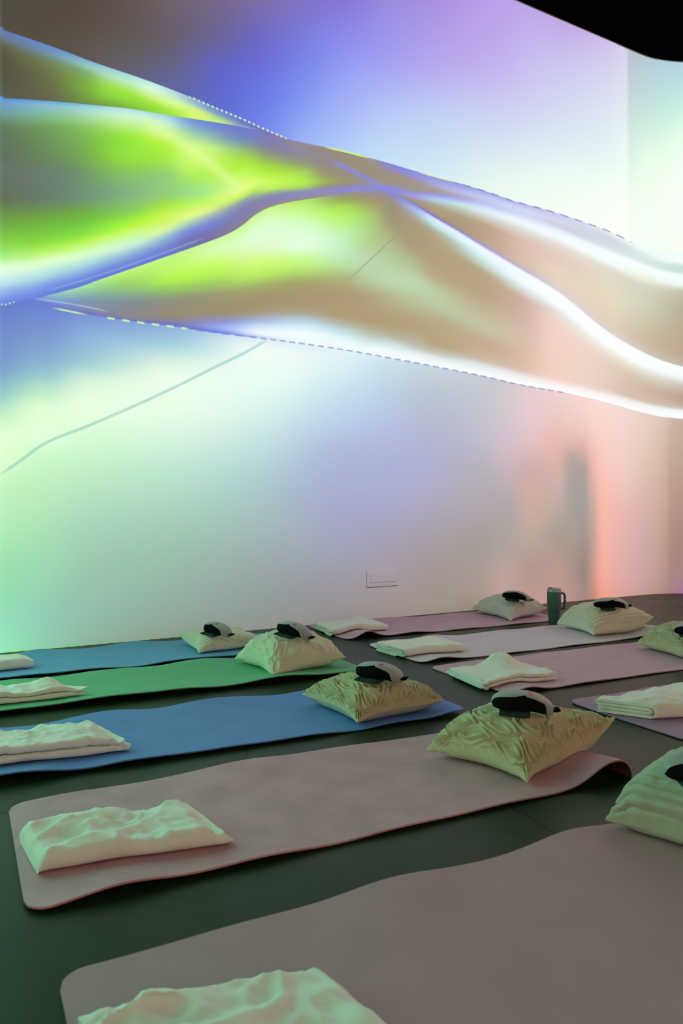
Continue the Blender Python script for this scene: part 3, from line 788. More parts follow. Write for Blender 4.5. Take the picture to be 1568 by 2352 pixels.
# ------------------------------------------------------------------ pillows
def pattern(kind, x, y, u, v):
    """Relief height in metres for the pillow front; x, y in metres across the cover."""
    if kind == 'ogee':
        cw, ch = 0.125, 0.155
        best = 0.0
        for (ox, oy) in ((0, 0), (0.5, 0.5)):
            gx = (x / 0.150 + ox) % 1.0 - 0.5
            gy = (y / 0.190 + oy) % 1.0 - 0.5
            # lens-shaped leaf of width narrowing towards its tips
            lens = abs(gx) + 0.55 * gy * gy * 2 + 0.18 * abs(gy)
            for lv in (0.13, 0.30):
                best = max(best, math.exp(-((lens - lv) / 0.042) ** 2))
        return 0.0165 * best + 0.0018 * fbm(x, y, 3.1, 90, 2)
    if kind == 'ribs':
        if u > 50: u -= 100; x, y = y, x
        s = y + 0.012 * math.sin(x * 18) + 0.004 * math.sin(x * 50)
        r = abs(math.sin(s * math.pi / 0.040))
        seg = 0.5 + 0.5 * math.cos(x * 2 * math.pi / 0.17 + (0 if int(s / 0.04 + 50) % 2 else math.pi))
        return 0.020 * (r ** 0.5) - 0.003 * (seg ** 8) + 0.0008 * fbm(x, y, 1.0, 120, 2)
    if kind == 'crinkle':
        s = (x * 0.85 + y * 0.5) + 0.01 * noise.noise(Vector((x * 9, y * 9, 0)))
        r = abs(math.sin(s * math.pi / 0.032 + 2.2 * noise.noise(Vector((x * 7, y * 7, 5)))))
        return 0.011 * r ** 0.7 + 0.002 * fbm(x, y, 2, 60, 2)
    if kind == 'leaf':
        best = 0.0
        for (ox, oy) in ((0, 0), (0.5, 0.5)):
            gx = (x / 0.26 + ox + 0.12) % 1.0 - 0.5
            gy = (y / 0.26 + oy + 0.2) % 1.0 - 0.5
            r = math.hypot(gx, gy)
            best = max(best, math.exp(-((r - 0.42) / 0.03) ** 2), 0.7 * math.exp(-((abs(gx - gy * 0.6)) / 0.03) ** 2) * (r < 0.42))
        return 0.0075 * best + 0.006 * (1 - abs(noise.noise(Vector((x * 9, y * 9, 6)))) * 3) + 0.003 * fbm(x, y, 6, 11, 3)
    return 0.010 * fbm(x * 1.5, y * 0.6, 7, 9, 3) + 0.008 * (1 - abs(noise.noise(Vector((x * 8 + y * 2, y * 4, 2)))) * 3.5) + 0.0015 * fbm(x, y, 8, 40, 2)


from mathutils.bvhtree import BVHTree
SURF = {}


def pillow(label, L, N, R, kind, mat, thick, matkey, res=110, sag=0.0, pinch=0.11, seam_z=0.055, fringe=0.0, seed=0.0, bias=0.40, dent=0.0, turn=False):
    """Square scatter cushion from three corner points (left, nearest, right)."""
    F = L + R - N
    F.z = (L.z + R.z) / 2
    c = (L + R) / 2
    base = MAT_Z[matkey](c.x, c.y)
    keys = [matkey]
    root = empty('throw_pillow', (c.x, c.y, base), label, 'pillow', 'scatter pillows on the yoga mats')
    size = ((L - N).length + (R - N).length) / 2
    n = res
    ts = [math.sin((i / (n - 1) - 0.5) * math.pi * 0.94) / math.sin(0.47 * math.pi) for i in range(n)]
    top, bot, seam = [], [], []
    for u in ts:                                   # u: N->R side, v: N->L side
        for v in ts:
            pu = u * (1 - pinch * (1 - v * v) * abs(u) ** 3) + 0.012 * noise.noise(Vector((v * 3, u, seed))) * abs(u) ** 4 * (1 - v * v)
            pv = v * (1 - pinch * (1 - u * u) * abs(v) ** 3) + 0.012 * noise.noise(Vector((u * 3, v, seed + 9))) * abs(v) ** 4 * (1 - u * u)
            a, b_ = (pu + 1) / 2, (pv + 1) / 2
            p = N * (1 - a) * (1 - b_) + R * a * (1 - b_) + L * (1 - a) * b_ + F * a * b_
            e = max(abs(u), abs(v))
            k = (abs(u * v)) ** 1.6
            sz = seam_z * (1 - k) + p.z * k - sag * e ** 3 * (1 - k)
            e4 = (abs(u) ** 5 + abs(v) ** 5) ** 0.2
            prof = 0.5 * max((1 - abs(u) ** 2.3) * (1 - abs(v) ** 2.3), 0.0) ** bias + 0.5 * max(1 - e4 ** 2.6, 0.0) ** 0.62
            wr = 0.010 * fbm(u, v, seed, 2.3, 3) * prof ** 0.5
            # pull folds running in from the corners
            ang = math.atan2(abs(v), abs(u) + 1e-6)
            wr += 0.006 * math.sin(ang * 9 + seed) * (e ** 3) * prof ** 0.6
            dz = dent * math.exp(-((u - 0.05) ** 2 + (v - 0.05) ** 2) / 0.08)
            ht = (thick - seam_z) * prof + wr - dz
            hb = seam_z * (prof ** 0.8)
            top.append(Vector((p.x, p.y, sz + ht)))
            mz = max(MAT_Z[k_](p.x, p.y) for k_ in keys) + 0.0012
            top[-1].z = max(top[-1].z, mz + 0.004)
            bot.append(Vector((p.x, p.y, max(sz - hb, mz))))
    # relief along the surface normal
    def nrm(i, j):
        a = top[min(i + 1, n - 1) * n + j] - top[max(i - 1, 0) * n + j]
        b_ = top[i * n + min(j + 1, n - 1)] - top[i * n + max(j - 1, 0)]
        v = a.cross(b_)
        return v.normalized() if v.length > 1e-9 else Vector((0, 0, 1))
    disp = []
    for i, u in enumerate(ts):
        for j, v in enumerate(ts):
            fade = min(1.0, (1 - max(abs(u), abs(v))) * 14)
            gu, gv = u + 0.4 * u * abs(u) ** 3, v + 0.4 * v * abs(v) ** 3
            d = pattern(kind, gu * size / 2 + seed * 0.03, gv * size / 2 + seed * 0.05, u + (100 if turn else 0), v) * fade
            if fringe:
                edge = max(0.0, 1 - (1 - max(abs(u), abs(v))) * 9)
                d += fringe * edge * (noise.noise(Vector((u * 60, v * 60, seed))) + 0.3) * min(1.0, fade * 2)
            disp.append(top[i * n + j] + nrm(i, j) * d)
    for q, lst in ((0, disp), (1, bot)):
        for i in range(n * n):
            lst[i] = lst[i] - Vector((c.x, c.y, base))
    border_fix = lambda i, j: i in (0, n - 1) or j in (0, n - 1)
    for i in range(n):
        for j in range(n):
            if border_fix(i, j):
                bot[i * n + j] = disp[i * n + j].copy()
    SURF[matkey] = BVHTree.FromPolygons([p + Vector((c.x, c.y, base)) for p in disp], grid_faces(n, n, 0))
    mesh_obj('front_panel', disp, grid_faces(n, n, 0, flip=True), mat, root)
    mesh_obj('back_panel', bot, grid_faces(n, n, 0), M_BACKING if fringe else mat, root)
    return root


def V2(p, z):
    return Vector((p[0], p[1], z))


pillow('large beige chenille pillow with raised leaf loops on the dusty rose mat', at(978, 1724, .03), at(1210, 1797, .022), at(1413, 1648, .14),
       'ogee', M_CHENILLE, 0.168, 'A', res=210, seed=1.0, seam_z=0.06)
pillow('beige chenille pillow with shaggy fringed seam on the mid-blue mat', at(693, 1595, .05), at(820, 1660, .03), at(1020, 1608, .06),
       'ogee', M_CHENILLE, 0.135, 'B', res=170, seed=2.3, seam_z=0.05, fringe=0.006)
pillow('plump ivory pillow with embossed curved lines on the green mat', at(538, 1512, .035), at(626, 1558, .02), at(794, 1509, .06),
       'leaf', M_SATIN, 0.185, 'C', res=130, seed=3.1, seam_z=0.075)
pillow('flat cream pillow with fine diagonal crinkles on the sky-blue mat by the wall', at(408, 1455, .07), at(455, 1500, .02), at(606, 1468, .06),
       'crinkle', M_IVORY, 0.095, 'D', res=130, seed=4.7, seam_z=0.035)
pillow('smooth white linen pillow on the pink mat, next to the green tumbler', at(1083, 1398, .04), at(1172, 1426, .015), at(1258, 1396, .07),
       'plain', M_LINEN, 0.155, 'E', res=110, seed=5.2, seam_z=0.06)
pillow('ivory plush pillow with thick quilted ribs on the pale lilac mat', at(1278, 1433, .03), at(1362, 1459, .025), at(1501, 1417, .12),
       'ribs', M_IVORY, 0.18, 'F', res=150, seed=6.6, seam_z=0.065)
pillow('beige looped pillow on the dusky pink mat, cut by the right edge of the photo', at(1462, 1478, .035), V2((3.55, 2.80), .03), V2((4.02, 2.87), .07),
       'ogee', M_CHENILLE, 0.155, 'G', res=130, seed=7.9, seam_z=0.05)
pillow('ribbed ivory plush pillow on the mauve-grey mat at the right edge of the photo', at(1389, 1883, .035), V2((1.66, 1.075), .02), V2((2.10, 1.16), .06),
       'ribs', M_IVORY_SHADED, 0.20, 'I', turn=True, res=170, seed=8.2, seam_z=0.05)


# ------------------------------------------------------------------ folded blankets
def blanket(label, FL, NL, NR, FR, matkey, H=0.05, layers=4, seed=0.0, wrinkle=0.010, bumps=(), end_step=0.02, ragged=0.006, slump=0.0, longer='top', closed=(False, False), zig=False):
    """Fleece throw folded over itself: the sheet spirals round its near edge; its cut edges show at both ends."""
    c = (FL + NL + NR + FR) / 4
    base = MAT_Z[matkey](c.x, c.y)
    root = empty('folded_blanket', (c.x, c.y, base), label, 'blanket', 'folded fleece blankets on the yoga mats')
    Wd = ((FL - NL).length + (FR - NR).length) / 2
    t = H / layers
    th = t * 0.40                                   # half thickness of the sheet
    # centre line of the sheet across the width (w from near 0 to far 1) and height
    path = []
    def line(w0, w1, z, k=14):
        for i in range(k):
            f_ = i / (k - 1)
            path.append((w0 + (w1 - w0) * f_, z))
    def turn(w, z0, z1, side, k=9):
        zc, r = (z0 + z1) / 2, abs(z1 - z0) / 2
        for i in range(1, k - 1):
            a = math.pi * i / (k - 1)
            d = 1 if z1 > z0 else -1
            path.append((w + side * min(r, 0.03) * math.sin(a), zc - d * r * math.cos(a)))
    z = [t * (i + 0.5) for i in range(layers)]
    rn = min(H / 2 / 1.0, 0.03)
    if layers == 2:
        line(Wd - 0.005, rn, z[0], 22); turn(rn, z[0], z[1], -1, 12); line(rn, Wd, z[1], 22)
    elif zig:
        far_w, near_w = Wd - 0.012, min(t * 0.5, 0.03)
        for li in range(layers):
            go_far = li % 2 == 1
            j0, j1 = (near_w, far_w) if go_far else (far_w, near_w)
            jn = 0.014 * noise.noise(Vector((li * 1.7, seed, 3)))
            line(j0 + (0 if li == 0 else 0), j1 + jn * 0, z[li], 22)
            if li < layers - 1:
                turn(j1, z[li], z[li + 1], 1 if go_far else -1, 8)
    else:
        order = list(range(1, layers - 1))
        line(Wd - 0.012, rn, z[0], 18)
        turn(rn, z[0], z[-1], -1, 14)
        line(rn, Wd - 0.01, z[-1], 26)
        cur = z[-1]
        inner = order[::-1]
        side = 1
        for kk, li in enumerate(inner):
            w_here = Wd - 0.01 if side == 1 else rn + 0.012
            turn(w_here, cur, z[li], side, 7)
            line(w_here, (rn + 0.012) if side == 1 else Wd - 0.012, z[li], 14)
            cur = z[li]; side = -side
    # offset into a closed strip
    n = len(path)
    left, right = [], []
    for i, (w_, z_) in enumerate(path):
        a = path[max(i - 1, 0)]; b_ = path[min(i + 1, n - 1)]
        d = Vector((b_[0] - a[0], b_[1] - a[1])).normalized()
        nx_, nz_ = -d.y, d.x
        left.append((w_ + nx_ * th, z_ + nz_ * th)); right.append((w_ - nx_ * th, z_ - nz_ * th))
    prof = left + right[::-1]
    lay = [p[1] for p in path] + [p[1] for p in path][::-1]
    m = len(prof)
    ns = 90
    vs = []
    for s in range(ns):
        fs_ = s / (ns - 1)
        fe = 0.5 - 0.5 * math.cos(math.pi * fs_)
        fe = 0.45 * fe + 0.55 * fs_
        for k in range(m):
            w_, z_ = prof[k]
            fw = w_ / Wd
            lz = min(max(lay[k] / H, 0), 1)
            # each layer ends a little short or long of the others
            off = end_step * (noise.noise(Vector((lz * 3.3, seed, 1.0))) + 0.12 * noise.noise(Vector((fw * 3, lz * 9, seed))))
            off2 = end_step * (noise.noise(Vector((lz * 3.7, seed, 5.0))) + 0.12 * noise.noise(Vector((fw * 3, lz * 7, seed + 4)))) + end_step * 0.8 * ((0.5 - lz) if longer == 'top' else 1.5 * (lz - 0.5))
            if closed[0]: off = 0.0
            if closed[1]: off2 *= 0.3
            a = fe + (off * (1 - fe) ** 6 - off2 * fe ** 6) * 2
            near = NL * (1 - a) + NR * a
            far = FL * (1 - a) + FR * a
            # ragged long sides
            side_wob = ragged * noise.noise(Vector((a * 5, lz * 2.0, seed + 2)))
            p = near + (far - near) * (fw + side_wob / Wd * (1 - 2 * min(max(fw, 0), 1)))
            zz = z_
            k0 = min(1.0, max(z_, 0) / H)
            qx, qy = a * 2.2 + 0.25 * noise.noise(Vector((a * 2, fw, seed + 8))), fw * 1.5 + 0.3 * noise.noise(Vector((a * 3, fw, seed + 6)))
            r1 = 1 - abs(noise.noise(Vector((qx * 1.1 + qy * 0.5, qy * 1.9 - qx * 0.4, seed + 3)))) * 3.2
            r2 = 1 - abs(noise.noise(Vector((qx * 2.6 - qy * 0.6, qy * 3.0, seed + 13)))) * 3.6
            wr = 1.05 * wrinkle * min(1, 0.35 + fe * 8) * min(1, 0.35 + (1 - fe) * 8) * (0.75 * fbm(a * 2.4, fw * 1.6 - a * 0.9, seed, 1.3, 2) + 0.55 * max(r1, -0.4) + 0.28 * max(r2, -0.4) + 0.13 * max(1 - abs(noise.noise(Vector((qx * 6.0 + qy, qy * 5.0 - qx, seed + 23)))) * 4, -0.4) - 0.3)
            edge_f = 1 - 0.12 * (1 - min(1, fe * 12)) - 0.22 * (1 - min(1, (1 - fe) * 10))
            for (ba, bw, h_, sa, sw) in bumps:
                wr += h_ * math.exp(-((a - ba) / sa) ** 2 - ((fw - bw) / sw) ** 2)
            slope = 1.0 - slump * fw
            if closed[0]: edge_f *= 0.30 + 0.70 * min(1, fe / 0.05) ** 0.5
            if closed[1]: edge_f *= 0.40 + 0.60 * min(1, (1 - fe) / 0.05) ** 0.5
            zz = z_ * edge_f * slope + k0 * wr * min(1, 0.2 + fe * 14) * min(1, 0.2 + (1 - fe) * 14)
            zz += (1 - k0) * 0.001
            mz = max(MAT_Z[matkey](p.x, p.y), MAT_Z[matkey](p.x + 0.01, p.y), MAT_Z[matkey](p.x, p.y + 0.01), MAT_Z[matkey](p.x, p.y - 0.01))
            vs.append(Vector((p.x - c.x, p.y - c.y, max(zz, 0.0012 + z_ * 0.05) + mz + 0.0008 - base)))
    fs = []
    for s in range(ns - 1):
        for k in range(m):
            fs.append((s * m + k, s * m + (k + 1) % m, (s + 1) * m + (k + 1) % m, (s + 1) * m + k))
    # close the cut ends strip by strip
    for s, flip in ((0, False), (ns - 1, True)):
        for k in range(n - 1):
            a, b_, c_, d = k, k + 1, m - 2 - k, m - 1 - k
            q = (s * m + a, s * m + d, s * m + c_, s * m + b_)
            fs.append(q if not flip else q[::-1])
    o = mesh_obj('folded_fleece', vs, fs, M_FLEECE, root)
    bm_fix(o)
    # the hem: a stitched lip along the outer cut edge of the sheet on top
    hem = []
    hv = []
    hp = left[:1]
    return root


def bm_fix(o):
    import bmesh
    bm = bmesh.new(); bm.from_mesh(o.data)
    bmesh.ops.recalc_face_normals(bm, faces=bm.faces)
    bm.to_mesh(o.data); bm.free()
    o.data.polygons.foreach_set('use_smooth', [True] * len(o.data.polygons))
    o.data.set_sharp_from_angle(angle=1.2)


blanket('cream fleece blanket with a rumpled top, folded on the dusty rose mat', at(44, 1895, .05), at(88, 2012, .012), at(532, 1946, .012), at(436, 1850, .04), 'A',
        H=0.054, layers=4, seed=1.0, wrinkle=0.015, end_step=0.035, bumps=((0.35, 0.45, -0.010, 0.14, 0.2), (0.97, 0.1, -0.030, 0.07, 0.5)), longer='bottom', closed=(True, False))
blanket('cream blanket with soft lengthwise folds on the mid-blue mat, cut by the left edge', at(-70, 1690, .05), at(-45, 1772, .012), at(290, 1727, .012), at(228, 1668, .05), 'B',
        H=0.062, layers=4, seed=2.0, wrinkle=0.016, end_step=0.04, bumps=((0.97, 0.1, -0.030, 0.08, 0.5),), longer='bottom', zig=True)
blanket('cream blanket tapering to a pointed corner on the green mat', at(-150, 1597, .04), at(-130, 1642, .012), at(192, 1603, .012), at(118, 1570, .05), 'C',
        H=0.048, layers=4, seed=3.0, wrinkle=0.014, end_step=0.04, bumps=((0.88, 0.75, 0.03, 0.10, 0.3), (0.97, 0.1, -0.018, 0.08, 0.4)), zig=True)
blanket('neatly folded cream blanket on the sky-blue mat at the far left', at(-190, 1524, .04), at(-170, 1560, .012), at(75, 1534, .012), at(60, 1507, .05), 'D',
        H=0.058, layers=4, seed=4.0, wrinkle=0.006, end_step=0.02)
blanket('small folded cream blanket on the pink mat by the wall', at(722, 1433, .04), at(762, 1459, .012), at(892, 1447, .012), at(846, 1424, .03), 'E',
        H=0.045, layers=4, seed=5.0, wrinkle=0.007, end_step=0.02, bumps=((0.75, 0.9, 0.022, 0.12, 0.4),))
blanket('flat cream blanket in neat even layers on the pale lilac mat', at(862, 1479, .04), at(930, 1510, .012), at(1070, 1496, .012), at(1015, 1471, .03), 'F',
        H=0.052, layers=4, seed=6.0, wrinkle=0.004, end_step=0.012, ragged=0.003)
blanket('loosely folded cream blanket peaking at the back on the dusky pink mat', at(1030, 1534, .04), at(1110, 1582, .012), at(1276, 1561, .012), at(1215, 1528, .04), 'G',
        H=0.040, layers=4, seed=7.0, wrinkle=0.010, end_step=0.035, bumps=((0.62, 1.0, 0.075, 0.20, 0.42), (0.98, 0.2, 0.016, 0.06, 0.5)), zig=True)
blanket('thick cream blanket with rolled edge on the purple mat at the right edge', at(1368, 1612, .05), at(1508, 1652, .012), V2((2.98, 1.98), .01), V2((2.96, 2.36), .05), 'H',
        H=0.066, layers=4, seed=8.0, wrinkle=0.012, end_step=0.02, bumps=((0.1, 0.35, 0.010, 0.3, 0.2),))
blanket('cream blanket cut by the bottom edge of the photo on the mauve-grey mat', at(178, 2345, .05), at(255, 2560, .012), at(985, 2480, .012), at(742, 2212, .05), 'I',
        H=0.060, layers=4, seed=9.5, wrinkle=0.018, end_step=0.006, closed=(False, True))


# ------------------------------------------------------------------ eye massagers on the pillows
def visor(label, px, py, guess, seat, yaw, pitch=0.0, roll=0.0, length=0.20, group='grey eye massagers on the pillows', bend=0.013):
    p = at(px, py, guess)
    root = empty('eye_massager', p, label, 'eye massager', group, yaw)
    root['_seat'] = seat
    root.rotation_euler = (roll, pitch, yaw)
    NL_, NA = 60, 48
    hl = length / 2
    def surf(u, a, grow):
        # u -1..1 along, a angle around the section (0 = viewer side, pi/2 = up)
        r = max(1 - abs(u) ** 3.4, 0.0) ** 0.5
        hy = (0.044 + grow) * (0.35 + 0.65 * r) * r ** 0.35 if r > 0 else 0
        hz = (0.028 + grow) * r ** 0.6 if r > 0 else 0
        ca, sa = math.cos(a), math.sin(a)
        y = -hy * (abs(ca) ** 0.7) * (1 if ca > 0 else -1)
        zz = hz * (abs(sa) ** 0.75) * (1 if sa > 0 else -1)
        x = u * (hl + grow)
        bd = -bend * (u * u) * (1.25 if u > 0 else 0.55)
        return Vector((x, y + 0.016 * u * u, zz + bd + 0.012 * (1 - u * u)))
    us = [math.sin(math.pi / 2 * (2 * i / (NL_ - 1) - 1)) for i in range(NL_)]
    # padding: full closed body, slightly smaller
    vs = [surf(u, 2 * math.pi * k / NA, -0.0018) for u in us for k in range(NA)]
    mesh_obj('face_padding', vs, grid_faces(NL_, NA, 0, closed_v=True) + [tuple(range(NA))[::-1], tuple((NL_ - 1) * NA + k for k in range(NA))], M_PAD, root)
    # shell: covers the back and the top, dips at the brow and wraps the right end
    vs, fs = [], []
    rows = 26
    for u in us:
        lo = 0.62                                    # angle where the shell rim sits on the viewer side
        if u < -0.05:
            lo = 1.12 - 0.18 * math.cos((u + 0.5) * 5)
        elif u < 0.55:
            lo = 0.95 - 0.45 * (u / 0.55)
        else:
            lo = 0.5 - 2.2 * min(1, ((u - 0.55) / 0.25)) ** 1.3
        hi = math.pi * 1.12
        for k in range(rows):
            vs.append(surf(u, lo + (hi - lo) * k / (rows - 1), 0.0012))
    for u_i, u in enumerate(us):
        for k in range(rows):
            pin = vs[u_i * rows + k]
            lo_hi = None
            vs.append(pin * 0.985 + Vector((0, 0, 0.0001)))
    n = NL_ * rows
    fs = grid_faces(NL_, rows, 0) + grid_faces(NL_, rows, n, flip=True)
    for i in range(NL_ - 1):
        a, b_ = i * rows, (i + 1) * rows
        fs.append((a, a + n, b_ + n, b_))
        a, b_ = a + rows - 1, b_ + rows - 1
        fs.append((a, b_, b_ + n, a + n))
    sh = mesh_obj('shell', vs, fs, M_SHELL, root)
    bm_fix(sh)
    # small red mark on the brow
    mk = []
    for (du, da) in ((-0.07, -0.16), (0.02, -0.24), (0.10, -0.10), (0.14, 0.08), (0.03, 0.2), (-0.06, 0.12)):
        q = surf(0.12 + du * 0.9, 1.45 + da, 0.0019)
        mk.append(q)
    cc = sum(mk, Vector()) / 6 + Vector((0, 0, 0.0004))
    mesh_obj('red_badge', mk + [cc], [(i, (i + 1) % 6, 6) for i in range(6)], M_RED, sh)
    bm_fix(sh.children[0])
    # folded elastic strap tucked underneath
    vs, fs = [], []
    prof = []
    for i in range(25):
        a = 2 * math.pi * i / 25
        ca, sa = math.cos(a), math.sin(a)
        prof.append((0.052 * abs(ca) ** 0.5 * (1 if ca > 0 else -1), 0.0075 * abs(sa) ** 0.6 * (1 if sa > 0 else -1)))
    for s in range(14):
        f_ = s / 13
        y = -0.040 + 0.055 * f_
        sc_ = 1 - 0.5 * (abs(2 * f_ - 1) ** 6)
        for (x_, z_) in prof:
            vs.append(Vector((-0.040 + x_ - 0.1 * (y + 0.02) + 0.02 * f_, y, -0.026 + z_ * sc_ * 1.1 + (0.004 * math.sin(x_ * 60) if z_ > 0 else 0) - 0.02 * max(0, x_ + 0.0))))
    m = len(prof)
    fs = grid_faces(14, m, 0, closed_v=True) + [tuple(range(m)), tuple(13 * m + k for k in range(m))]
    st = mesh_obj('strap', vs, fs, M_STRAP, root)
    bm_fix(st)
    # strap clip poking out at the temple
    vs = []
    for s in range(8):
        f_ = s / 7
        for k in range(10):
            a = 2 * math.pi * k / 10
            vs.append(Vector((hl * 0.86 + 0.034 * f_, 0.010 + 0.018 * math.cos(a), -bend * 1.18 + 0.006 - 0.004 * math.sin(f_ * 3) + 0.0065 * math.sin(a) * (1 - 0.3 * f_))))
    cl = mesh_obj('strap_clip', vs, grid_faces(8, 10, 0, closed_v=True) + [tuple(range(10)), tuple(70 + k for k in range(10))], M_PAD, root)
    bm_fix(cl)
    # settle it on the pillow below
    del root['_seat']
    rot_m = root.rotation_euler.to_matrix()
    pts = [rot_m @ v.co for ch in root.children for v in list(ch.data.vertices)[::4]]
    best = None
    for zi in range(44):
        z = 0.09 + 0.005 * zi
        p = at(px, py, z)
        need = None
        for q in pts:
            hit = SURF[seat].ray_cast(Vector((p.x + q.x, p.y + q.y, 1.0)), Vector((0, 0, -1)))
            if hit[0] is not None:
                need = max(need if need is not None else -1, hit[0].z - q.z)
        sc = abs((need or 9) - z) + 0.25 * abs(z - guess)
        if need is not None and (best is None or sc < best[0]):
            best = (sc, Vector((p.x, p.y, need + 0.0085)))
    p = best[1]
    root.location = p
    return root


W0 = -YAW
visor('largest grey eye massager with a red badge, on the big beige chenille pillow', 1203, 1622, .19, 'A', W0 + 0.05, pitch=0.10, roll=0.15, length=0.205)
visor('grey eye massager on the fringed beige pillow of the mid-blue mat', 868, 1553, .155, 'B', W0 - 0.35, pitch=0.05, roll=0.15)
visor('grey eye massager with a red badge on the plump ivory pillow of the green mat', 672, 1451, .20, 'C', W0 - 0.45, pitch=0.16, roll=0.15)
visor('grey eye massager on the flat crinkled pillow against the wall', 496, 1449, .125, 'D', W0 - 0.5, pitch=0.10, roll=0.15, length=0.19)
visor('grey eye massager on the smooth white pillow near the tumbler', 1186, 1371, .175, 'E', W0 - 0.1, pitch=0.12, roll=0.10, length=0.21)
visor('grey eye massager lying level on the ribbed ivory pillow', 1405, 1388, .20, 'F', W0 + 0.1, pitch=0.02, roll=0.25, length=0.235)
visor('grey eye massager half cut off by the right edge, on the looped beige pillow', 1592, 1452, .175, 'G', W0 + 0.0, pitch=0.02, roll=0.15)
visor('eye massager cut off by the right edge, on the nearest ribbed ivory pillow', 1618, 1762, .245, 'I', W0 + 0.25, pitch=-0.10, roll=0.1)

# ------------------------------------------------------------------ tumbler
tb = at(1272, 1434.5, 0)
tum = empty('tumbler', tb, 'dark green insulated tumbler with handle standing on the floor by the wall', 'tumbler', rotz=-YAW)


def lathe(name, prof, mat, parent, seg=48):
    vs = [Vector((r * math.cos(2 * math.pi * k / seg), r * math.sin(2 * math.pi * k / seg), z)) for (r, z) in prof for k in range(seg)]
    fs = grid_faces(len(prof), seg, 0, closed_v=True)
    fs += [tuple(range(seg))[::-1], tuple((len(prof) - 1) * seg + k for k in range(seg))]
    o = mesh_obj(name, vs, fs, mat, parent)
    bm_fix(o)
    o.data.set_sharp_from_angle(angle=0.7)
    return o


body = lathe('body', [(0.036, 0.0), (0.0385, 0.002), (0.0395, 0.01), (0.0425, 0.084), (0.0432, 0.090), (0.0400, 0.0905), (0.0400, 0.0935), (0.0435, 0.094), (0.0475, 0.104), (0.0492, 0.112), (0.0500, 0.235), (0.0495, 0.2385)], M_TUMBLER, tum)
lathe('rim', [(0.0492, 0.2385), (0.0496, 0.240), (0.0496, 0.2445), (0.0490, 0.246)], M_STEEL, tum)
lid = lathe('lid', [(0.0494, 0.246), (0.0498, 0.248), (0.0498, 0.2595), (0.0480, 0.262), (0.036, 0.2625), (0.035, 0.259), (0.010, 0.259)], M_LID, tum)
lathe('lid_knob', [(0.012, 0.2585), (0.013, 0.266), (0.011, 0.270), (0.004, 0.2705)], M_TUMBLER, lid, seg=20).location = (-0.030, -0.012, 0)
hv, hf = [], []
hp = [(0.047, 0.226), (0.060, 0.227), (0.070, 0.224), (0.077, 0.213), (0.078, 0.19), (0.077, 0.15), (0.074, 0.125), (0.066, 0.114), (0.056, 0.112), (0.047, 0.116)]
hs = []
for i in range(46):
    f_ = i / 45 * (len(hp) - 1)
    k = min(int(f_), len(hp) - 2); q = f_ - k
    hs.append(Vector((hp[k][0] * (1 - q) + hp[k + 1][0] * q, 0, hp[k][1] * (1 - q) + hp[k + 1][1] * q)))
hs = [(hs[max(i - 2, 0)] + hs[max(i - 1, 0)] + hs[i] + hs[min(i + 1, 45)] + hs[min(i + 2, 45)]) / 5 for i in range(46)]
for i, p in enumerate(hs):
    d = (hs[min(i + 1, 45)] - hs[max(i - 1, 0)]).normalized()
    nn = Vector((d.z, 0, -d.x))
    for k in range(16):
        a = 2 * math.pi * k / 16
        hv.append(p + nn * 0.0085 * math.cos(a) + Vector((0, 0.011 * math.sin(a), 0)))
h_ = mesh_obj('handle', hv, grid_faces(46, 16, 0, closed_v=True) + [tuple(range(16)), tuple(45 * 16 + k for k in range(16))], M_TUMBLER, tum)
bm_fix(h_)
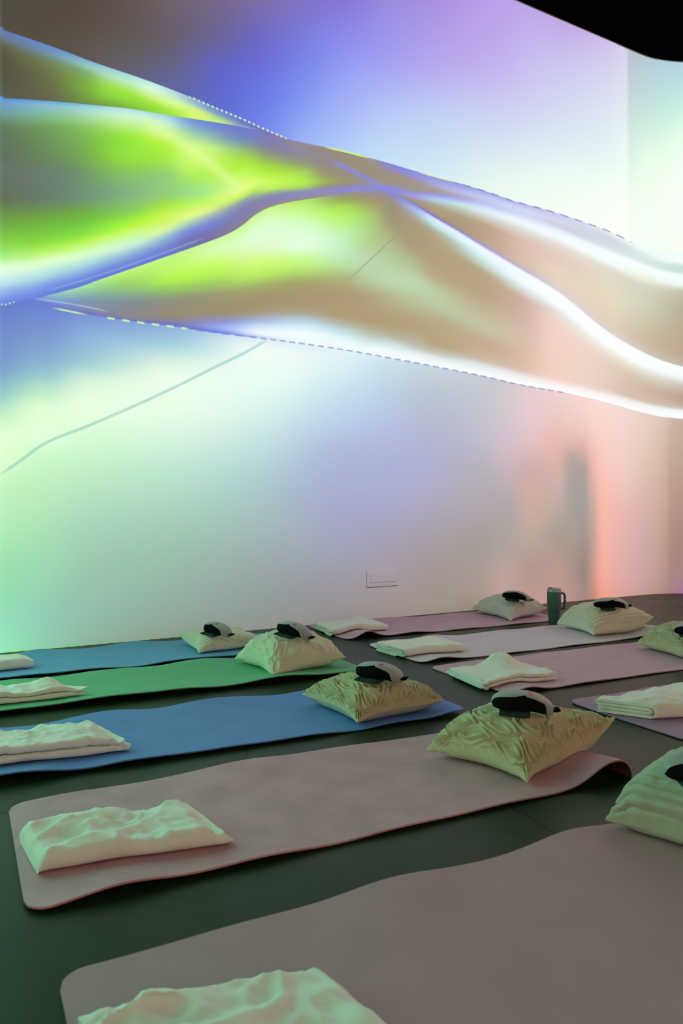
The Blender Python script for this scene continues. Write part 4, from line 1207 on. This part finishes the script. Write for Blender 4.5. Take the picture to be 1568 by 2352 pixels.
# pale maker's crest on the body: small crowned disc and a word-like bar beneath it
cv, cf = [], []
def on_body(ang, z): return Vector((0.0506 * math.cos(ang), 0.0506 * math.sin(ang), z))
for k in range(20):
    a = 2 * math.pi * k / 20
    cv.append(on_body(-0.72 + 0.13 * math.cos(a), 0.208 + 0.0062 * math.sin(a)))
cv.append(on_body(-0.72, 0.208) * 1.0)
cf += [(k, (k + 1) % 20, 20) for k in range(20)]
for q in range(7):
    a0 = -1.02 + 0.09 * q
    b0 = len(cv)
    cv += [on_body(a0, 0.188), on_body(a0 + 0.055, 0.188), on_body(a0 + 0.055, 0.1925), on_body(a0, 0.1925)]
    cf.append((b0, b0 + 1, b0 + 2, b0 + 3))
M_CREST = material('pale_etched_mark', (0.16, 0.20, 0.17), rough=0.5)
mesh_obj('crest', cv, cf, M_CREST, body)

# ------------------------------------------------------------------ wall plate
def wall_x(px):                                       # where a photo column meets the long wall
    k = (px - 784) / F_PX
    dx_, dy_ = k * CY + SY, -k * SY + CY
    t_ = (wall_y(0)) / (dy_ - WS * dx_)
    return dx_ * t_, (dx_ * SY + dy_ * CY) * t_


def wall_box(name, x0, x1, z0, z1, d0, d1, mat, parent, bev=0.0015):
    """Bevelled plate lying on the wall, from depth d0 to d1 into the room."""
    nrm_ = Vector((WS, -1, 0)).normalized()
    al = Vector((1, WS, 0)).normalized()
    o_ = parent.location if parent else Vector()
    def P(a, d, z): return Vector((0, 0, z)) + al * a + nrm_ * d
    vs = []
    for (ins, d) in ((0, d0), (0, d1 - bev), (bev, d1)):
        for (a, z) in ((x0 + ins, z0 + ins), (x1 - ins, z0 + ins), (x1 - ins, z1 - ins), (x0 + ins, z1 - ins)):
            vs.append(P(a, d, z))
    fs = [(3, 2, 1, 0), (8, 9, 10, 11)]
    for r in (0, 4):
        for k in range(4):
            fs.append((r + k, r + (k + 1) % 4, r + 4 + (k + 1) % 4, r + 4 + k))
    ob = mesh_obj(name, vs, fs, mat, parent, smooth=False)
    bm_fix(ob)
    for p in ob.data.polygons: p.use_smooth = False
    return ob


xa, da = wall_x(841); xb, db = wall_x(913)
zlo, zhi = EYE - (1349 - HOR) / F_PX * da, EYE - (1313 - HOR) / F_PX * da
plate = empty('wall_outlet_plate', (xa, wall_y(xa), zlo), 'white rectangular outlet plate set low in the projection wall', 'outlet plate')
pw, ph = (xb - xa) * math.hypot(1, WS), zhi - zlo
wall_box('frame', 0, pw, 0, ph, 0, 0.007, M_PLATE, plate)
wall_box('hinged_cover', pw * 0.11, pw * 0.93, ph * 0.27, ph * 0.83, 0.0072, 0.0105, M_PLATE, plate)
wall_box('latch', pw * 0.5, pw * 0.6, ph * 0.13, ph * 0.20, 0.0072, 0.009, M_PLATE, plate)
